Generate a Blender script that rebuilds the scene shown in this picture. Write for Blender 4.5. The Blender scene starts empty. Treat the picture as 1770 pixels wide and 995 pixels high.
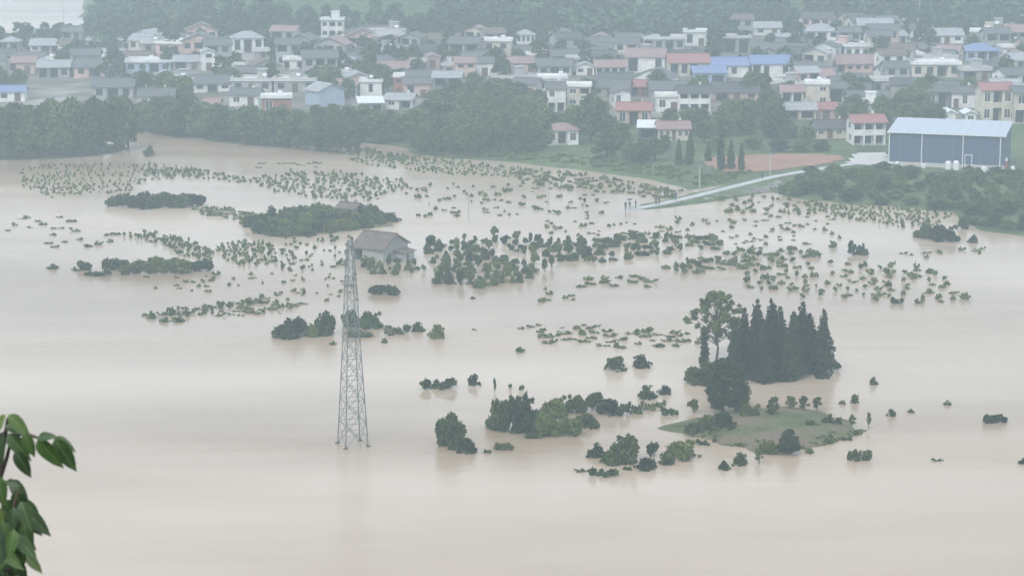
import bpy, bmesh, math, random
import numpy as np
from mathutils import Vector, Matrix

# ------------------------------------------------------------------ camera, sky, sun, exposure
SC = bpy.context.scene
COL = SC.collection
F, PW, PH, CAMH, HORIZON = 4000.0, 1770.0, 995.0, 70.0, -295.0
PITCH = math.atan((PH / 2 - HORIZON) / F)
cd = bpy.data.cameras.new('camera'); cam = bpy.data.objects.new('camera', cd); COL.objects.link(cam)
cd.sensor_fit = 'HORIZONTAL'; cd.sensor_width = 36.0; cd.lens = 36.0 * F / PW
cd.clip_start = 0.5; cd.clip_end = 6000
cd.dof.use_dof = True; cd.dof.focus_distance = 420.0; cd.dof.aperture_fstop = 8.0
cam.location = (0, 0, CAMH); cam.rotation_euler = (math.pi / 2 - PITCH, 0, 0)
SC.camera = cam

SUN_EL, SUN_AZ = math.radians(48), math.radians(205)      # veiled by the overcast, behind the camera
world = bpy.data.worlds.new('World'); SC.world = world; world.use_nodes = True
wn = world.node_tree; wn.nodes.clear()
sky = wn.nodes.new('ShaderNodeTexSky'); sky.sky_type = 'NISHITA'; sky.sun_disc = False
sky.sun_elevation = SUN_EL; sky.sun_rotation = SUN_AZ
sky.air_density = 1.0; sky.dust_density = 6.0; sky.ozone_density = 1.0
ovc = wn.nodes.new('ShaderNodeMixRGB'); ovc.inputs[0].default_value = 0.80       # cloud deck over the clear sky
ovc.inputs[2].default_value = (9.0, 9.95, 11.1, 1)
bg = wn.nodes.new('ShaderNodeBackground'); bg.inputs[1].default_value = 0.10
wo = wn.nodes.new('ShaderNodeOutputWorld')
wn.links.new(sky.outputs[0], ovc.inputs[1]); wn.links.new(ovc.outputs[0], bg.inputs[0]); wn.links.new(bg.outputs[0], wo.inputs[0])
sl = bpy.data.lights.new('sun', 'SUN'); sl.energy = 1.1; sl.angle = math.radians(25); sl.color = (1.0, 0.97, 0.92)
sun = bpy.data.objects.new('sun', sl); COL.objects.link(sun)
sd = Vector((math.sin(SUN_AZ) * math.cos(SUN_EL), math.cos(SUN_AZ) * math.cos(SUN_EL), math.sin(SUN_EL)))
sun.rotation_euler = sd.to_track_quat('Z', 'Y').to_euler(); sun.location = (0, 300, 200)
SC.view_settings.view_transform = 'Standard'; SC.view_settings.look = 'None'
SC.view_settings.exposure = 0.38; SC.view_settings.gamma = 1.0; SC.view_settings.use_curve_mapping = False
SC.cycles.use_denoising = True; SC.cycles.volume_bounces = 2; SC.cycles.max_bounces = 6
SC.cycles.diffuse_bounces = 3; SC.cycles.transparent_max_bounces = 8
HAZE = 0.00076

rnd = random.Random(7)
npr = np.random.default_rng(11)

# ------------------------------------------------------------------ pixel <-> place
CT, ST = math.cos(PITCH), math.sin(PITCH)
def ray(px, py):
    x, v = px - PW / 2, -(py - PH / 2)
    return x, v * ST + F * CT, v * CT - F * ST
def G(px, py, z=0.0):
    dx, dy, dz = ray(px, py); t = (z - CAMH) / dz
    return np.array((dx * t, dy * t, z))
def at_y(px, py, Y):
    dx, dy, dz = ray(px, py); t = Y / dy
    return np.array((dx * t, Y, CAMH + dz * t))
def depth(p): return p[1] * CT - (p[2] - CAMH) * ST
def ppm(p): return F / depth(p)                             # photo pixels per metre at a place
def to_px(p):
    d = depth(p); up = p[1] * ST + (p[2] - CAMH) * CT
    return PW / 2 + F * p[0] / d, PH / 2 - F * up / d

# ------------------------------------------------------------------ materials
MATS = {}
def new_mat(name):
    m = bpy.data.materials.new(name); m.use_nodes = True; MATS[name] = m
    return m, m.node_tree, m.node_tree.nodes['Principled BSDF']
def ramp(nt, stops):
    r = nt.nodes.new('ShaderNodeValToRGB')
    while len(r.color_ramp.elements) < len(stops): r.color_ramp.elements.new(0.5)
    for e, (p, c) in zip(r.color_ramp.elements, stops): e.position = p; e.color = (*c, 1)
    return r
def noise(nt, scale, detail=4, coord='Object', sc=None, rough=0.55):
    tc = nt.nodes.new('ShaderNodeTexCoord'); n = nt.nodes.new('ShaderNodeTexNoise')
    n.inputs['Scale'].default_value = scale; n.inputs['Detail'].default_value = detail; n.inputs['Roughness'].default_value = rough
    if sc:
        mp = nt.nodes.new('ShaderNodeMapping'); mp.inputs['Scale'].default_value = sc
        nt.links.new(tc.outputs[coord], mp.inputs[0]); nt.links.new(mp.outputs[0], n.inputs['Vector'])
    else: nt.links.new(tc.outputs[coord], n.inputs['Vector'])
    return n
def plain(name, col, rough=0.8, var=0.18, scale=1.2, metal=0.0, bump=0.0):
    m, nt, b = new_mat(name)
    n = noise(nt, scale, 5)
    lo = [c * (1 - var) for c in col]; hi = [min(1, c * (1 + var)) for c in col]
    r = ramp(nt, [(0.3, lo), (0.7, hi)])
    nt.links.new(n.outputs[0], r.inputs[0]); nt.links.new(r.outputs[0], b.inputs['Base Color'])
    b.inputs['Roughness'].default_value = rough; b.inputs['Metallic'].default_value = metal
    if bump:
        bp = nt.nodes.new('ShaderNodeBump'); bp.inputs['Strength'].default_value = bump; bp.inputs['Distance'].default_value = 0.05
        nt.links.new(n.outputs[0], bp.inputs['Height']); nt.links.new(bp.outputs[0], b.inputs['Normal'])
    return m
def foliage(name, dark, light, rough=0.65):
    m, nt, b = new_mat(name)
    n = noise(nt, 2.0, 3); nb_ = noise(nt, 0.6, 2)
    av = nt.nodes.new('ShaderNodeMath'); av.operation = 'MULTIPLY_ADD'; av.inputs[1].default_value = 0.5
    hv = nt.nodes.new('ShaderNodeMath'); hv.operation = 'MULTIPLY'; hv.inputs[1].default_value = 0.5
    nt.links.new(nb_.outputs[0], hv.inputs[0]); nt.links.new(n.outputs[0], av.inputs[0]); nt.links.new(hv.outputs[0], av.inputs[2])
    oi = nt.nodes.new('ShaderNodeObjectInfo')
    ad = nt.nodes.new('ShaderNodeMath'); ad.operation = 'MULTIPLY_ADD'; ad.inputs[1].default_value = 0.5; ad.inputs[2].default_value = -0.25
    nt.links.new(oi.outputs['Random'], ad.inputs[0])
    a2 = nt.nodes.new('ShaderNodeMath'); a2.operation = 'ADD'
    nt.links.new(av.outputs[0], a2.inputs[0]); nt.links.new(ad.outputs[0], a2.inputs[1])
    r = ramp(nt, [(0.28, dark), (0.72, light)])
    nt.links.new(a2.outputs[0], r.inputs[0]); nt.links.new(r.outputs[0], b.inputs['Base Color'])
    b.inputs['Roughness'].default_value = rough
    b.inputs['Specular IOR Level'].default_value = 0.25
    return m
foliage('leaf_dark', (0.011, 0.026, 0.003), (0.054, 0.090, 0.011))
foliage('leaf_mid', (0.036, 0.062, 0.007), (0.118, 0.155, 0.024))
foliage('leaf_olive', (0.060, 0.080, 0.032), (0.140, 0.165, 0.065))
foliage('needle', (0.009, 0.022, 0.008), (0.046, 0.074, 0.026))
foliage('leaf_hill', (0.055, 0.095, 0.045), (0.120, 0.170, 0.085))  # far haze partly put into the colour: hill leaves paler than nearer ones
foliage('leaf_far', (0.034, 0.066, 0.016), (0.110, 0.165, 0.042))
plain('bark', (0.085, 0.065, 0.048), 0.9, 0.35, 5)
plain('white_wall', (0.74, 0.74, 0.72), 0.8, 0.22, 0.45)
plain('cream_wall', (0.58, 0.53, 0.44), 0.85, 0.22, 0.45)
plain('pink_wall', (0.56, 0.40, 0.36), 0.85, 0.22, 0.45)
plain('grey_wall', (0.36, 0.36, 0.35), 0.88, 0.22, 0.45)
plain('brick_wall', (0.33, 0.15, 0.11), 0.9, 0.2, 2)
plain('blue_wall', (0.065, 0.10, 0.18), 0.55, 0.06, 0.5)
plain('pale_blue_wall', (0.36, 0.45, 0.56), 0.7, 0.1, 0.8)
def roofmat(name, col, rough=0.75, var=0.2):
    m, nt, b = new_mat(name)
    n = noise(nt, 0.9, 6)
    r = ramp(nt, [(0.3, [c * (1 - var) for c in col]), (0.7, [c * (1 + var) for c in col])])
    tc = nt.nodes.new('ShaderNodeTexCoord'); w = nt.nodes.new('ShaderNodeTexWave'); w.bands_direction = 'X'
    w.inputs['Scale'].default_value = 1.3; w.inputs['Distortion'].default_value = 0.6
    nt.links.new(tc.outputs['Object'], w.inputs['Vector'])
    bp = nt.nodes.new('ShaderNodeBump'); bp.inputs['Strength'].default_value = 0.6; bp.inputs['Distance'].default_value = 0.06
    nt.links.new(w.outputs['Fac'], bp.inputs['Height']); nt.links.new(bp.outputs[0], b.inputs['Normal'])
    nt.links.new(n.outputs[0], r.inputs[0]); nt.links.new(r.outputs[0], b.inputs['Base Color']); b.inputs['Roughness'].default_value = rough
    return m
roofmat('grey_roof', (0.115, 0.118, 0.125))
roofmat('dark_roof', (0.075, 0.072, 0.075))
roofmat('brown_roof', (0.15, 0.115, 0.095))
roofmat('red_roof', (0.33, 0.15, 0.14), 0.7, 0.12)
roofmat('pink_roof', (0.30, 0.20, 0.19), 0.75, 0.2)
roofmat('blue_roof', (0.17, 0.23, 0.42), 0.5, 0.08)
roofmat('white_roof', (0.72, 0.74, 0.76), 0.5, 0.06)
roofmat('steel_roof', (0.44, 0.50, 0.58), 0.45, 0.05)
roofmat('light_grey_roof', (0.34, 0.35, 0.37))
plain('concrete', (0.52, 0.51, 0.49), 0.85, 0.14, 0.5)
plain('road_concrete', (0.44, 0.44, 0.43), 0.45, 0.10, 0.4)
plain('galvanised', (0.19, 0.215, 0.22), 0.55, 0.12, 2, metal=0.35)
plain('pole_concrete', (0.42, 0.42, 0.40), 0.85, 0.1, 2)
plain('white_paint', (0.78, 0.79, 0.80), 0.5, 0.05, 1)
plain('red_paint', (0.45, 0.06, 0.05), 0.5, 0.05, 1)
plain('insulator', (0.18, 0.10, 0.08), 0.3, 0.05, 1)
plain('door_wood', (0.14, 0.08, 0.055), 0.7, 0.15, 3)
plain('debris', (0.11, 0.085, 0.06), 0.95, 0.3, 3)
plain('umbrella_cloth', (0.05, 0.05, 0.075), 0.7, 0.1, 3)
plain('red_soil', (0.31, 0.17, 0.12), 0.95, 0.16, 0.12)
m, nt, b = new_mat('glass'); b.inputs['Base Color'].default_value = (0.035, 0.042, 0.05, 1); b.inputs['Roughness'].default_value = 0.15
gn = noise(nt, 3, 2); rr = ramp(nt, [(0.3, (0.022, 0.027, 0.032)), (0.7, (0.06, 0.07, 0.08))])
nt.links.new(gn.outputs[0], rr.inputs[0]); nt.links.new(rr.outputs[0], b.inputs['Base Color'])

# land: grass, scrub, worn soil and small plots
m, nt, b = new_mat('land')
n1 = noise(nt, 0.020, 6); n2 = noise(nt, 0.25, 5); n3 = noise(nt, 0.010, 3)
r1 = ramp(nt, [(0.32, (0.050, 0.085, 0.030)), (0.55, (0.090, 0.140, 0.048)), (0.72, (0.17, 0.18, 0.085))])
r2 = ramp(nt, [(0.3, (0.55, 0.55, 0.55)), (0.75, (1.35, 1.3, 1.2))])
mx = nt.nodes.new('ShaderNodeMixRGB'); mx.blend_type = 'MULTIPLY'; mx.inputs[0].default_value = 1
r3 = ramp(nt, [(0.60, (0, 0, 0)), (0.70, (0.55, 0.55, 0.55))])
mx2 = nt.nodes.new('ShaderNodeMixRGB'); mx2.inputs[2].default_value = (0.20, 0.135, 0.085, 1)
nt.links.new(n1.outputs[0], r1.inputs[0]); nt.links.new(n2.outputs[0], r2.inputs[0]); nt.links.new(n3.outputs[0], r3.inputs[0])
nt.links.new(r1.outputs[0], mx.inputs[1]); nt.links.new(r2.outputs[0], mx.inputs[2])
nt.links.new(mx.outputs[0], mx2.inputs[1]); nt.links.new(r3.outputs[0], mx2.inputs[0])
nt.links.new(mx2.outputs[0], b.inputs['Base Color']); b.inputs['Roughness'].default_value = 0.95
bp = nt.nodes.new('ShaderNodeBump'); bp.inputs['Strength'].default_value = 0.8; bp.inputs['Distance'].default_value = 0.6
nt.links.new(n2.outputs[0], bp.inputs['Height']); nt.links.new(bp.outputs[0], b.inputs['Normal'])
# island soil: bare silt with grass
m, nt, b = new_mat('island_soil')
n1 = noise(nt, 0.16, 6); n2 = noise(nt, 1.6, 5)
r1 = ramp(nt, [(0.38, (0.070, 0.098, 0.030)), (0.50, (0.120, 0.125, 0.055)), (0.62, (0.175, 0.130, 0.092))])
r2 = ramp(nt, [(0.3, (0.7, 0.7, 0.7)), (0.7, (1.2, 1.2, 1.2))])
mx = nt.nodes.new('ShaderNodeMixRGB'); mx.blend_type = 'MULTIPLY'; mx.inputs[0].default_value = 1
nt.links.new(n1.outputs[0], r1.inputs[0]); nt.links.new(n2.outputs[0], r2.inputs[0])
nt.links.new(r1.outputs[0], mx.inputs[1]); nt.links.new(r2.outputs[0], mx.inputs[2]); nt.links.new(mx.outputs[0], b.inputs['Base Color'])
b.inputs['Roughness'].default_value = 0.95
bp = nt.nodes.new('ShaderNodeBump'); bp.inputs['Strength'].default_value = 0.9; bp.inputs['Distance'].default_value = 0.25
nt.links.new(n2.outputs[0], bp.inputs['Height']); nt.links.new(bp.outputs[0], b.inputs['Normal'])
# muddy flood water
m, nt, b = new_mat('muddy_water')
n1 = noise(nt, 0.016, 6, sc=(0.30, 1.0, 1.0)); n2 = noise(nt, 0.45, 5, sc=(0.5, 1.0, 1.0)); n3 = noise(nt, 0.05, 4, sc=(0.25, 1.0, 1.0)); n4 = noise(nt, 0.03, 5, sc=(0.18, 1.0, 1.0), rough=0.65)
r1 = ramp(nt, [(0.36, (0.34, 0.255, 0.178)), (0.50, (0.45, 0.355, 0.265)), (0.64, (0.55, 0.450, 0.355))])
nt.links.new(n1.outputs[0], r1.inputs[0]); nt.links.new(r1.outputs[0], b.inputs['Base Color'])
b.inputs['IOR'].default_value = 1.36
mr = nt.nodes.new('ShaderNodeMapRange'); mr.inputs['From Min'].default_value = 0.35; mr.inputs['From Max'].default_value = 0.65; mr.inputs['To Min'].default_value = 0.10; mr.inputs['To Max'].default_value = 0.32
nt.links.new(n4.outputs[0], mr.inputs[0]); nt.links.new(mr.outputs[0], b.inputs['Roughness'])
bp = nt.nodes.new('ShaderNodeBump'); bp.inputs['Strength'].default_value = 0.75; bp.inputs['Distance'].default_value = 0.09
bp2 = nt.nodes.new('ShaderNodeBump'); bp2.inputs['Strength'].default_value = 0.4; bp2.inputs['Distance'].default_value = 0.4
nt.links.new(n2.outputs[0], bp.inputs['Height']); nt.links.new(n3.outputs[0], bp2.inputs['Height'])
nt.links.new(bp2.outputs[0], bp.inputs['Normal']); nt.links.new(bp.outputs[0], b.inputs['Normal'])
# big foreground leaves
m, nt, b = new_mat('broad_leaf')
tc = nt.nodes.new('ShaderNodeTexCoord'); sp = nt.nodes.new('ShaderNodeSeparateXYZ'); nt.links.new(tc.outputs['Object'], sp.inputs[0])
ab = nt.nodes.new('ShaderNodeMath'); ab.operation = 'ABSOLUTE'; nt.links.new(sp.outputs[0], ab.inputs[0])
rv = ramp(nt, [(0.010, (0.16, 0.22, 0.07)), (0.022, (0, 0, 0))]); nt.links.new(ab.outputs[0], rv.inputs[0])
oi = nt.nodes.new('ShaderNodeObjectInfo'); ro = ramp(nt, [(0.0, (0.020, 0.046, 0.014)), (0.5, (0.050, 0.100, 0.026)), (0.88, (0.070, 0.130, 0.030)), (1.0, (0.15, 0.21, 0.05))])
nt.links.new(oi.outputs['Random'], ro.inputs[0])
ad = nt.nodes.new('ShaderNodeMixRGB'); ad.blend_type = 'ADD'; ad.inputs[0].default_value = 0.35
wv = nt.nodes.new('ShaderNodeTexWave'); wv.bands_direction = 'DIAGONAL'; wv.inputs['Scale'].default_value = 5.0; wv.inputs['Distortion'].default_value = 1.0
cb_ = nt.nodes.new('ShaderNodeCombineXYZ'); nt.links.new(ab.outputs[0], cb_.inputs[0])
ng = nt.nodes.new('ShaderNodeMath'); ng.operation = 'MULTIPLY'; ng.inputs[1].default_value = -1.2; nt.links.new(sp.outputs[1], ng.inputs[0]); nt.links.new(ng.outputs[0], cb_.inputs[1]); nt.links.new(cb_.outputs[0], wv.inputs['Vector'])
bpl = nt.nodes.new('ShaderNodeBump'); bpl.inputs['Strength'].default_value = 0.16; bpl.inputs['Distance'].default_value = 0.02; nt.links.new(wv.outputs['Fac'], bpl.inputs['Height']); nt.links.new(bpl.outputs[0], b.inputs['Normal'])
nt.links.new(ro.outputs[0], ad.inputs[1]); nt.links.new(rv.outputs[0], ad.inputs[2]); nt.links.new(ad.outputs[0], b.inputs['Base Color'])
b.inputs['Roughness'].default_value = 0.42

# ------------------------------------------------------------------ mesh helpers
def link(o, parent=None):
    COL.objects.link(o)
    if parent is not None: o.parent = parent
    return o
def mesh_np(name, V, faces_n, mats, midx=None, smooth=False):
    """V: (n*k,3) consecutive polygons of faces_n verts each."""
    me = bpy.data.meshes.new(name); nv = len(V); nf = nv // faces_n
    me.vertices.add(nv); me.vertices.foreach_set('co', np.asarray(V, np.float32).ravel())
    me.loops.add(nv); me.loops.foreach_set('vertex_index', np.arange(nv, dtype=np.int32))
    me.polygons.add(nf); me.polygons.foreach_set('loop_start', np.arange(0, nv, faces_n, dtype=np.int32))
    if midx is not None: me.polygons.foreach_set('material_index', np.asarray(midx, np.int32))
    for mm in mats: me.materials.append(MATS[mm])
    me.update(calc_edges=True)
    return me
class MB:
    def __init__(s): s.V, s.F = [], []
    def box(s, x0, x1, y0, y1, z0, z1):
        i = len(s.V)
        s.V += [(x0, y0, z0), (x1, y0, z0), (x1, y1, z0), (x0, y1, z0), (x0, y0, z1), (x1, y0, z1), (x1, y1, z1), (x0, y1, z1)]
        s.F += [(i, i + 3, i + 2, i + 1), (i + 4, i + 5, i + 6, i + 7), (i, i + 1, i + 5, i + 4), (i + 1, i + 2, i + 6, i + 5), (i + 2, i + 3, i + 7, i + 6), (i + 3, i, i + 4, i + 7)]
    def hexa(s, p):          # 8 points: bottom quad then top quad
        i = len(s.V); s.V += [tuple(q) for q in p]
        s.F += [(i, i + 3, i + 2, i + 1), (i + 4, i + 5, i + 6, i + 7), (i, i + 1, i + 5, i + 4), (i + 1, i + 2, i + 6, i + 5), (i + 2, i + 3, i + 7, i + 6), (i + 3, i, i + 4, i + 7)]
    def poly(s, pts, faces):
        i = len(s.V); s.V += [tuple(q) for q in pts]; s.F += [tuple(i + k for k in f) for f in faces]
    def bar(s, a, b, r, n=4, r2=None):
        a, b = Vector(a), Vector(b); d = (b - a)
        if d.length < 1e-6: return
        d.normalize(); u = d.orthogonal().normalized(); v = d.cross(u); r2 = r if r2 is None else r2
        i = len(s.V)
        for c, rr_ in ((a, r), (b, r2)):
            for k in range(n):
                t = 2 * math.pi * (k + 0.5) / n; s.V.append(tuple(c + (u * math.cos(t) + v * math.sin(t)) * rr_))
        for k in range(n): s.F.append((i + k, i + (k + 1) % n, i + n + (k + 1) % n, i + n + k))
        s.F.append(tuple(i + k for k in reversed(range(n)))); s.F.append(tuple(i + n + k for k in range(n)))
    def mesh(s, name, mat):
        me = bpy.data.meshes.new(name); me.from_pydata(s.V, [], s.F); me.materials.append(MATS[mat]); me.update(); return me
    def build(s, name, mat, parent=None):
        return link(bpy.data.objects.new(name, s.mesh(name, mat)), parent)
def empty(name, loc, rz=0.0, sc=None):
    o = bpy.data.objects.new(name, None); o.location = tuple(float(c) for c in loc); o.rotation_euler = (0, 0, rz)
    if sc is not None: o.scale = sc
    o.empty_display_size = 0.5
    return link(o)
def tag(o, label, cat, group=None, kind=None):
    if label: o['label'] = label
    if cat: o['category'] = cat
    if group: o['group'] = group
    if kind: o['kind'] = kind
    return o
ORD = ['first', 'second', 'third', 'fourth', 'fifth', 'sixth', 'seventh', 'eighth', 'ninth', 'tenth', 'eleventh', 'twelfth', 'thirteenth', 'fourteenth', 'fifteenth', 'sixteenth', 'seventeenth', 'eighteenth', 'nineteenth', 'twentieth']
TENS = {2: 'twenty', 3: 'thirty', 4: 'forty', 5: 'fifty', 6: 'sixty', 7: 'seventy', 8: 'eighty', 9: 'ninety'}
def ordinal(i):              # 0-based
    n = i + 1
    if n <= 20: return ORD[n - 1]
    t, u = divmod(n, 10)
    if t >= 10: return str(n) + 'th'
    return (TENS[t][:-1] + 'ieth') if u == 0 else TENS[t] + '-' + ORD[u - 1]

# ------------------------------------------------------------------ land, water
def pxpoly(pts, z=0.0): return np.array([G(x, y, z)[:2] for x, y in pts])
MAIN = pxpoly([(-700, 215), (60, 218), (225, 222), (262, 230), (330, 239), (400, 249), (470, 256), (535, 250), (600, 246), (680, 252), (712, 263),
               (780, 274), (870, 281), (960, 289), (1060, 302), (1130, 313), (1195, 327), (1260, 318), (1330, 330), (1400, 346), (1480, 354),
               (1560, 361), (1640, 367), (1655, 384), (1690, 399), (1770, 409), (2100, 418), (2900, 400)]
              ) .tolist() + [[900, 500], [900, 1900], [-150, 1900]] + pxpoly([(150, -150), (146, 0), (140, 44), (110, 56), (50, 60), (-700, 64)]).tolist()
MAIN = np.array(MAIN)
GROVE = pxpoly([(-300, 280), (0, 277), (110, 275), (200, 266), (228, 256), (200, 250), (100, 244), (-300, 240)])
def sdist(P, X, Y):          # + inside
    inside = np.zeros(X.shape, bool); best = np.full(X.shape, 1e9)
    n = len(P)
    for i in range(n):
        ax, ay = P[i]; bx, by = P[(i + 1) % n]
        ex, ey = bx - ax, by - ay; L = ex * ex + ey * ey + 1e-9
        t = np.clip(((X - ax) * ex + (Y - ay) * ey) / L, 0, 1)
        best = np.minimum(best, np.hypot(X - ax - t * ex, Y - ay - t * ey))
        c = ((ay > Y) != (by > Y)) & (X < ex * (Y - ay) / (ey if abs(ey) > 1e-9 else 1e-9) + ax)
        inside ^= c
    return np.where(inside, best, -best)
def sstep(a, b, x):
    t = np.clip((x - a) / (b - a), 0, 1); return t * t * (3 - 2 * t)
def vnoise(X, Y, s, seed):
    rg = np.random.default_rng(seed); N = 64; tab = rg.random((N, N))
    x, y = X / s, Y / s; xi, yi = np.floor(x).astype(int), np.floor(y).astype(int); fx, fy = x - xi, y - yi
    fx, fy = fx * fx * (3 - 2 * fx), fy * fy * (3 - 2 * fy)
    g = lambda a, c: tab[a % N, c % N]
    return (g(xi, yi) * (1 - fx) + g(xi + 1, yi) * fx) * (1 - fy) + (g(xi, yi + 1) * (1 - fx) + g(xi + 1, yi + 1) * fx) * fy
ROAD_PX = [(1056, 366.5, -0.12), (1082, 363, 0.02), (1140, 352.5, 0.30), (1200, 339, 0.75), (1280, 319, 1.3), (1340, 304.5, 1.7), (1400, 294, 2.0), (1450, 286.5, 2.2), (1500, 279, 2.3), (1540, 273, 2.4)]
ROAD = np.array([G(x, y, z) for x, y, z in ROAD_PX])
def road_near(X, Y):
    best = np.full(X.shape, 1e9); zz = np.zeros(X.shape)
    for a, c in zip(ROAD[:-1], ROAD[1:]):
        ex, ey = c[0] - a[0], c[1] - a[1]
        t = np.clip(((X - a[0]) * ex + (Y - a[1]) * ey) / (ex * ex + ey * ey), 0, 1)
        d = np.hypot(X - a[0] - t * ex, Y - a[1] - t * ey); m_ = d < best
        best = np.where(m_, d, best); zz = np.where(m_, a[2] + t * (c[2] - a[2]), zz)
    return best, zz
def height(X, Y):
    wob = (vnoise(X, Y, 9, 1) - 0.5) * 4
    d = sdist(MAIN, X, Y) + wob
    fac = 0.004 + (0.034 - 0.004) * sstep(-0.20, -0.09, X / Y)
    h = np.where(d > 0, np.minimum(d * 0.13, 1.5) + 0.05, np.maximum(d * 0.2, -1.5))
    rise = fac * np.maximum(0, Y - 490) + 0.28 * sstep(-0.19, -0.12, X / Y) * np.maximum(0, Y - 735) + (vnoise(X, Y, 45, 2) - 0.5) * 2.2 * sstep(500, 600, Y)
    rise = np.minimum(rise, 27 + 7 * vnoise(X, Y, 90, 9))
    h = h + np.where(d > 0, rise * sstep(0, 60, d), 0)
    h = h + np.where(d > 3, (vnoise(X, Y, 14, 3) - 0.5) * 0.5, 0)
    g = sdist(GROVE, X, Y) + wob * 0.3
    h = np.maximum(h, np.clip(g * 0.12, -1.5, 0.35))
    rd, rz = road_near(X, Y)
    emb = rz - 0.12 - np.maximum(0, rd - 2.6) * 0.55
    h = np.where(rd < 12, np.maximum(h, np.maximum(emb, -1.5)), h)
    h = np.where(rd < 3.0, rz - 0.12, h)
    return h
GX = np.arange(-420, 420.1, 2.5)
GY = np.concatenate([np.arange(355, 620, 1.6), np.arange(620, 800, 3.0), np.arange(800, 1500, 14.0)])
XX, YY = np.meshgrid(GX, GY); HH = height(XX, YY)
def hgt(x, y):
    x = np.clip(np.atleast_1d(x), GX[0], GX[-1] - 1e-3); y = np.clip(np.atleast_1d(y), GY[0], GY[-1] - 1e-3)
    i = np.clip(np.searchsorted(GX, x, side='right') - 1, 0, len(GX) - 2); j = np.clip(np.searchsorted(GY, y, side='right') - 1, 0, len(GY) - 2)
    u = (x - GX[i]) / (GX[i + 1] - GX[i]); v = (y - GY[j]) / (GY[j + 1] - GY[j])
    return (HH[j, i] * (1 - u) + HH[j, i + 1] * u) * (1 - v) + (HH[j + 1, i] * (1 - u) + HH[j + 1, i + 1] * u) * v
_YS = np.concatenate([np.arange(200, 620, 1.0), np.arange(620, 1490, 3.0)])
def T(px, py):               # the place on land or water seen at a pixel
    dx, dy, dz = ray(px, py); t = _YS / dy; xs = dx * t; zs = CAMH + dz * t
    hs = np.maximum(np.where(_YS < 356, -1.0, hgt(xs, np.maximum(_YS, 356))), 0.0)
    k = np.argmax(zs < hs) if np.any(zs < hs) else len(_YS) - 1
    if k == 0: k = 1
    a, c = zs[k - 1] - hs[k - 1], zs[k] - hs[k]; w = a / (a - c + 1e-9)
    Y = _YS[k - 1] + (_YS[k] - _YS[k - 1]) * w; tt = Y / dy
    return np.array((dx * tt, Y, hs[k - 1] + (hs[k] - hs[k - 1]) * w))
def grid_mesh(name, X, Y, Z, mat):
    ny, nx = X.shape; V = np.stack([X, Y, Z], -1).reshape(-1, 3)
    idx = np.arange(nx * ny).reshape(ny, nx)
    Fq = np.stack([idx[:-1, :-1], idx[:-1, 1:], idx[1:, 1:], idx[1:, :-1]], -1).reshape(-1, 4)
    me = bpy.data.meshes.new(name); me.from_pydata(V.tolist(), [], Fq.tolist()); me.materials.append(MATS[mat])
    me.polygons.foreach_set('use_smooth', np.ones(len(Fq), bool)); me.update()
    return link(bpy.data.objects.new(name, me))
terrain = grid_mesh('terrain', XX, YY, HH, 'land'); tag(terrain, 'green village land rising from the flood to the hill', None, None, 'structure')
wx = np.linspace(-640, 640, 3); wy = np.array([100.0, 700, 1560]); A, B = np.meshgrid(wx, wy)
water = grid_mesh('flood_water', A, B, np.zeros_like(A), 'muddy_water'); tag(water, 'wide sheet of muddy beige flood water', None, None, 'structure')
# the slope the camera stands on, below the frame
sx = np.linspace(-90, 90, 37); sy = np.linspace(-40, 190, 47); A, B = np.meshgrid(sx, sy)
slope = grid_mesh('hillside', A, B, 67.2 - 0.375 * np.maximum(B, 0) - 0.1 * np.minimum(B, 0) * 0 + (vnoise(A, B, 6, 5) - 0.5) * 0.3, 'land')
tag(slope, 'steep grassy hillside below the viewpoint', None, None, 'structure')

def drape(name, polypx, mat, lift, label, z=0.0, step=1.5):
    P = np.array([T(x, y)[:2] for x, y in polypx]); x0, y0 = P.min(0); x1, y1 = P.max(0)
    xs = np.arange(x0, x1 + step, step); ys = np.arange(y0, y1 + step, step); X, Y = np.meshgrid(xs, ys)
    D = sdist(P, X, Y); Z = hgt(X.ravel(), Y.ravel()).reshape(X.shape) + lift
    idx = np.arange(X.size).reshape(X.shape); V = np.stack([X, Y, Z], -1).reshape(-1, 3)
    keep = (D[:-1, :-1] > 0) & (D[1:, 1:] > 0) & (D[1:, :-1] > 0) & (D[:-1, 1:] > 0)
    Fq = np.stack([idx[:-1, :-1], idx[:-1, 1:], idx[1:, 1:], idx[1:, :-1]], -1)[keep]
    me = bpy.data.meshes.new(name); me.from_pydata(V.tolist(), [], Fq.tolist()); me.materials.append(MATS[mat]); me.update()
    bm = bmesh.new(); bm.from_mesh(me); bmesh.ops.delete(bm, geom=[v for v in bm.verts if not v.link_faces], context='VERTS'); bm.to_mesh(me); bm.free()
    return tag(link(bpy.data.objects.new(name, me)), label, None, None, 'structure')
drape('bare_field', [(1205, 281), (1215, 272), (1300, 267), (1400, 266), (1462, 268), (1472, 276), (1440, 283), (1390, 290), (1345, 297), (1230, 295)], 'red_soil', 0.10, 'bare red soil field beside the concrete lane')
drape('yard', [(1470, 265), (1538, 262), (1540, 284), (1500, 290), (1455, 284)], 'concrete', 0.14, 'pale concrete yard in front of the white house')
m, nt, b = new_mat('trodden_ground')
n1 = noise(nt, 0.07, 6); r1 = ramp(nt, [(0.30, (0.075, 0.105, 0.050)), (0.44, (0.13, 0.13, 0.10)), (0.56, (0.22, 0.205, 0.185)), (0.70, (0.34, 0.33, 0.31))])
nt.links.new(n1.outputs[0], r1.inputs[0]); nt.links.new(r1.outputs[0], b.inputs['Base Color']); b.inputs['Roughness'].default_value = 0.95
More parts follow.
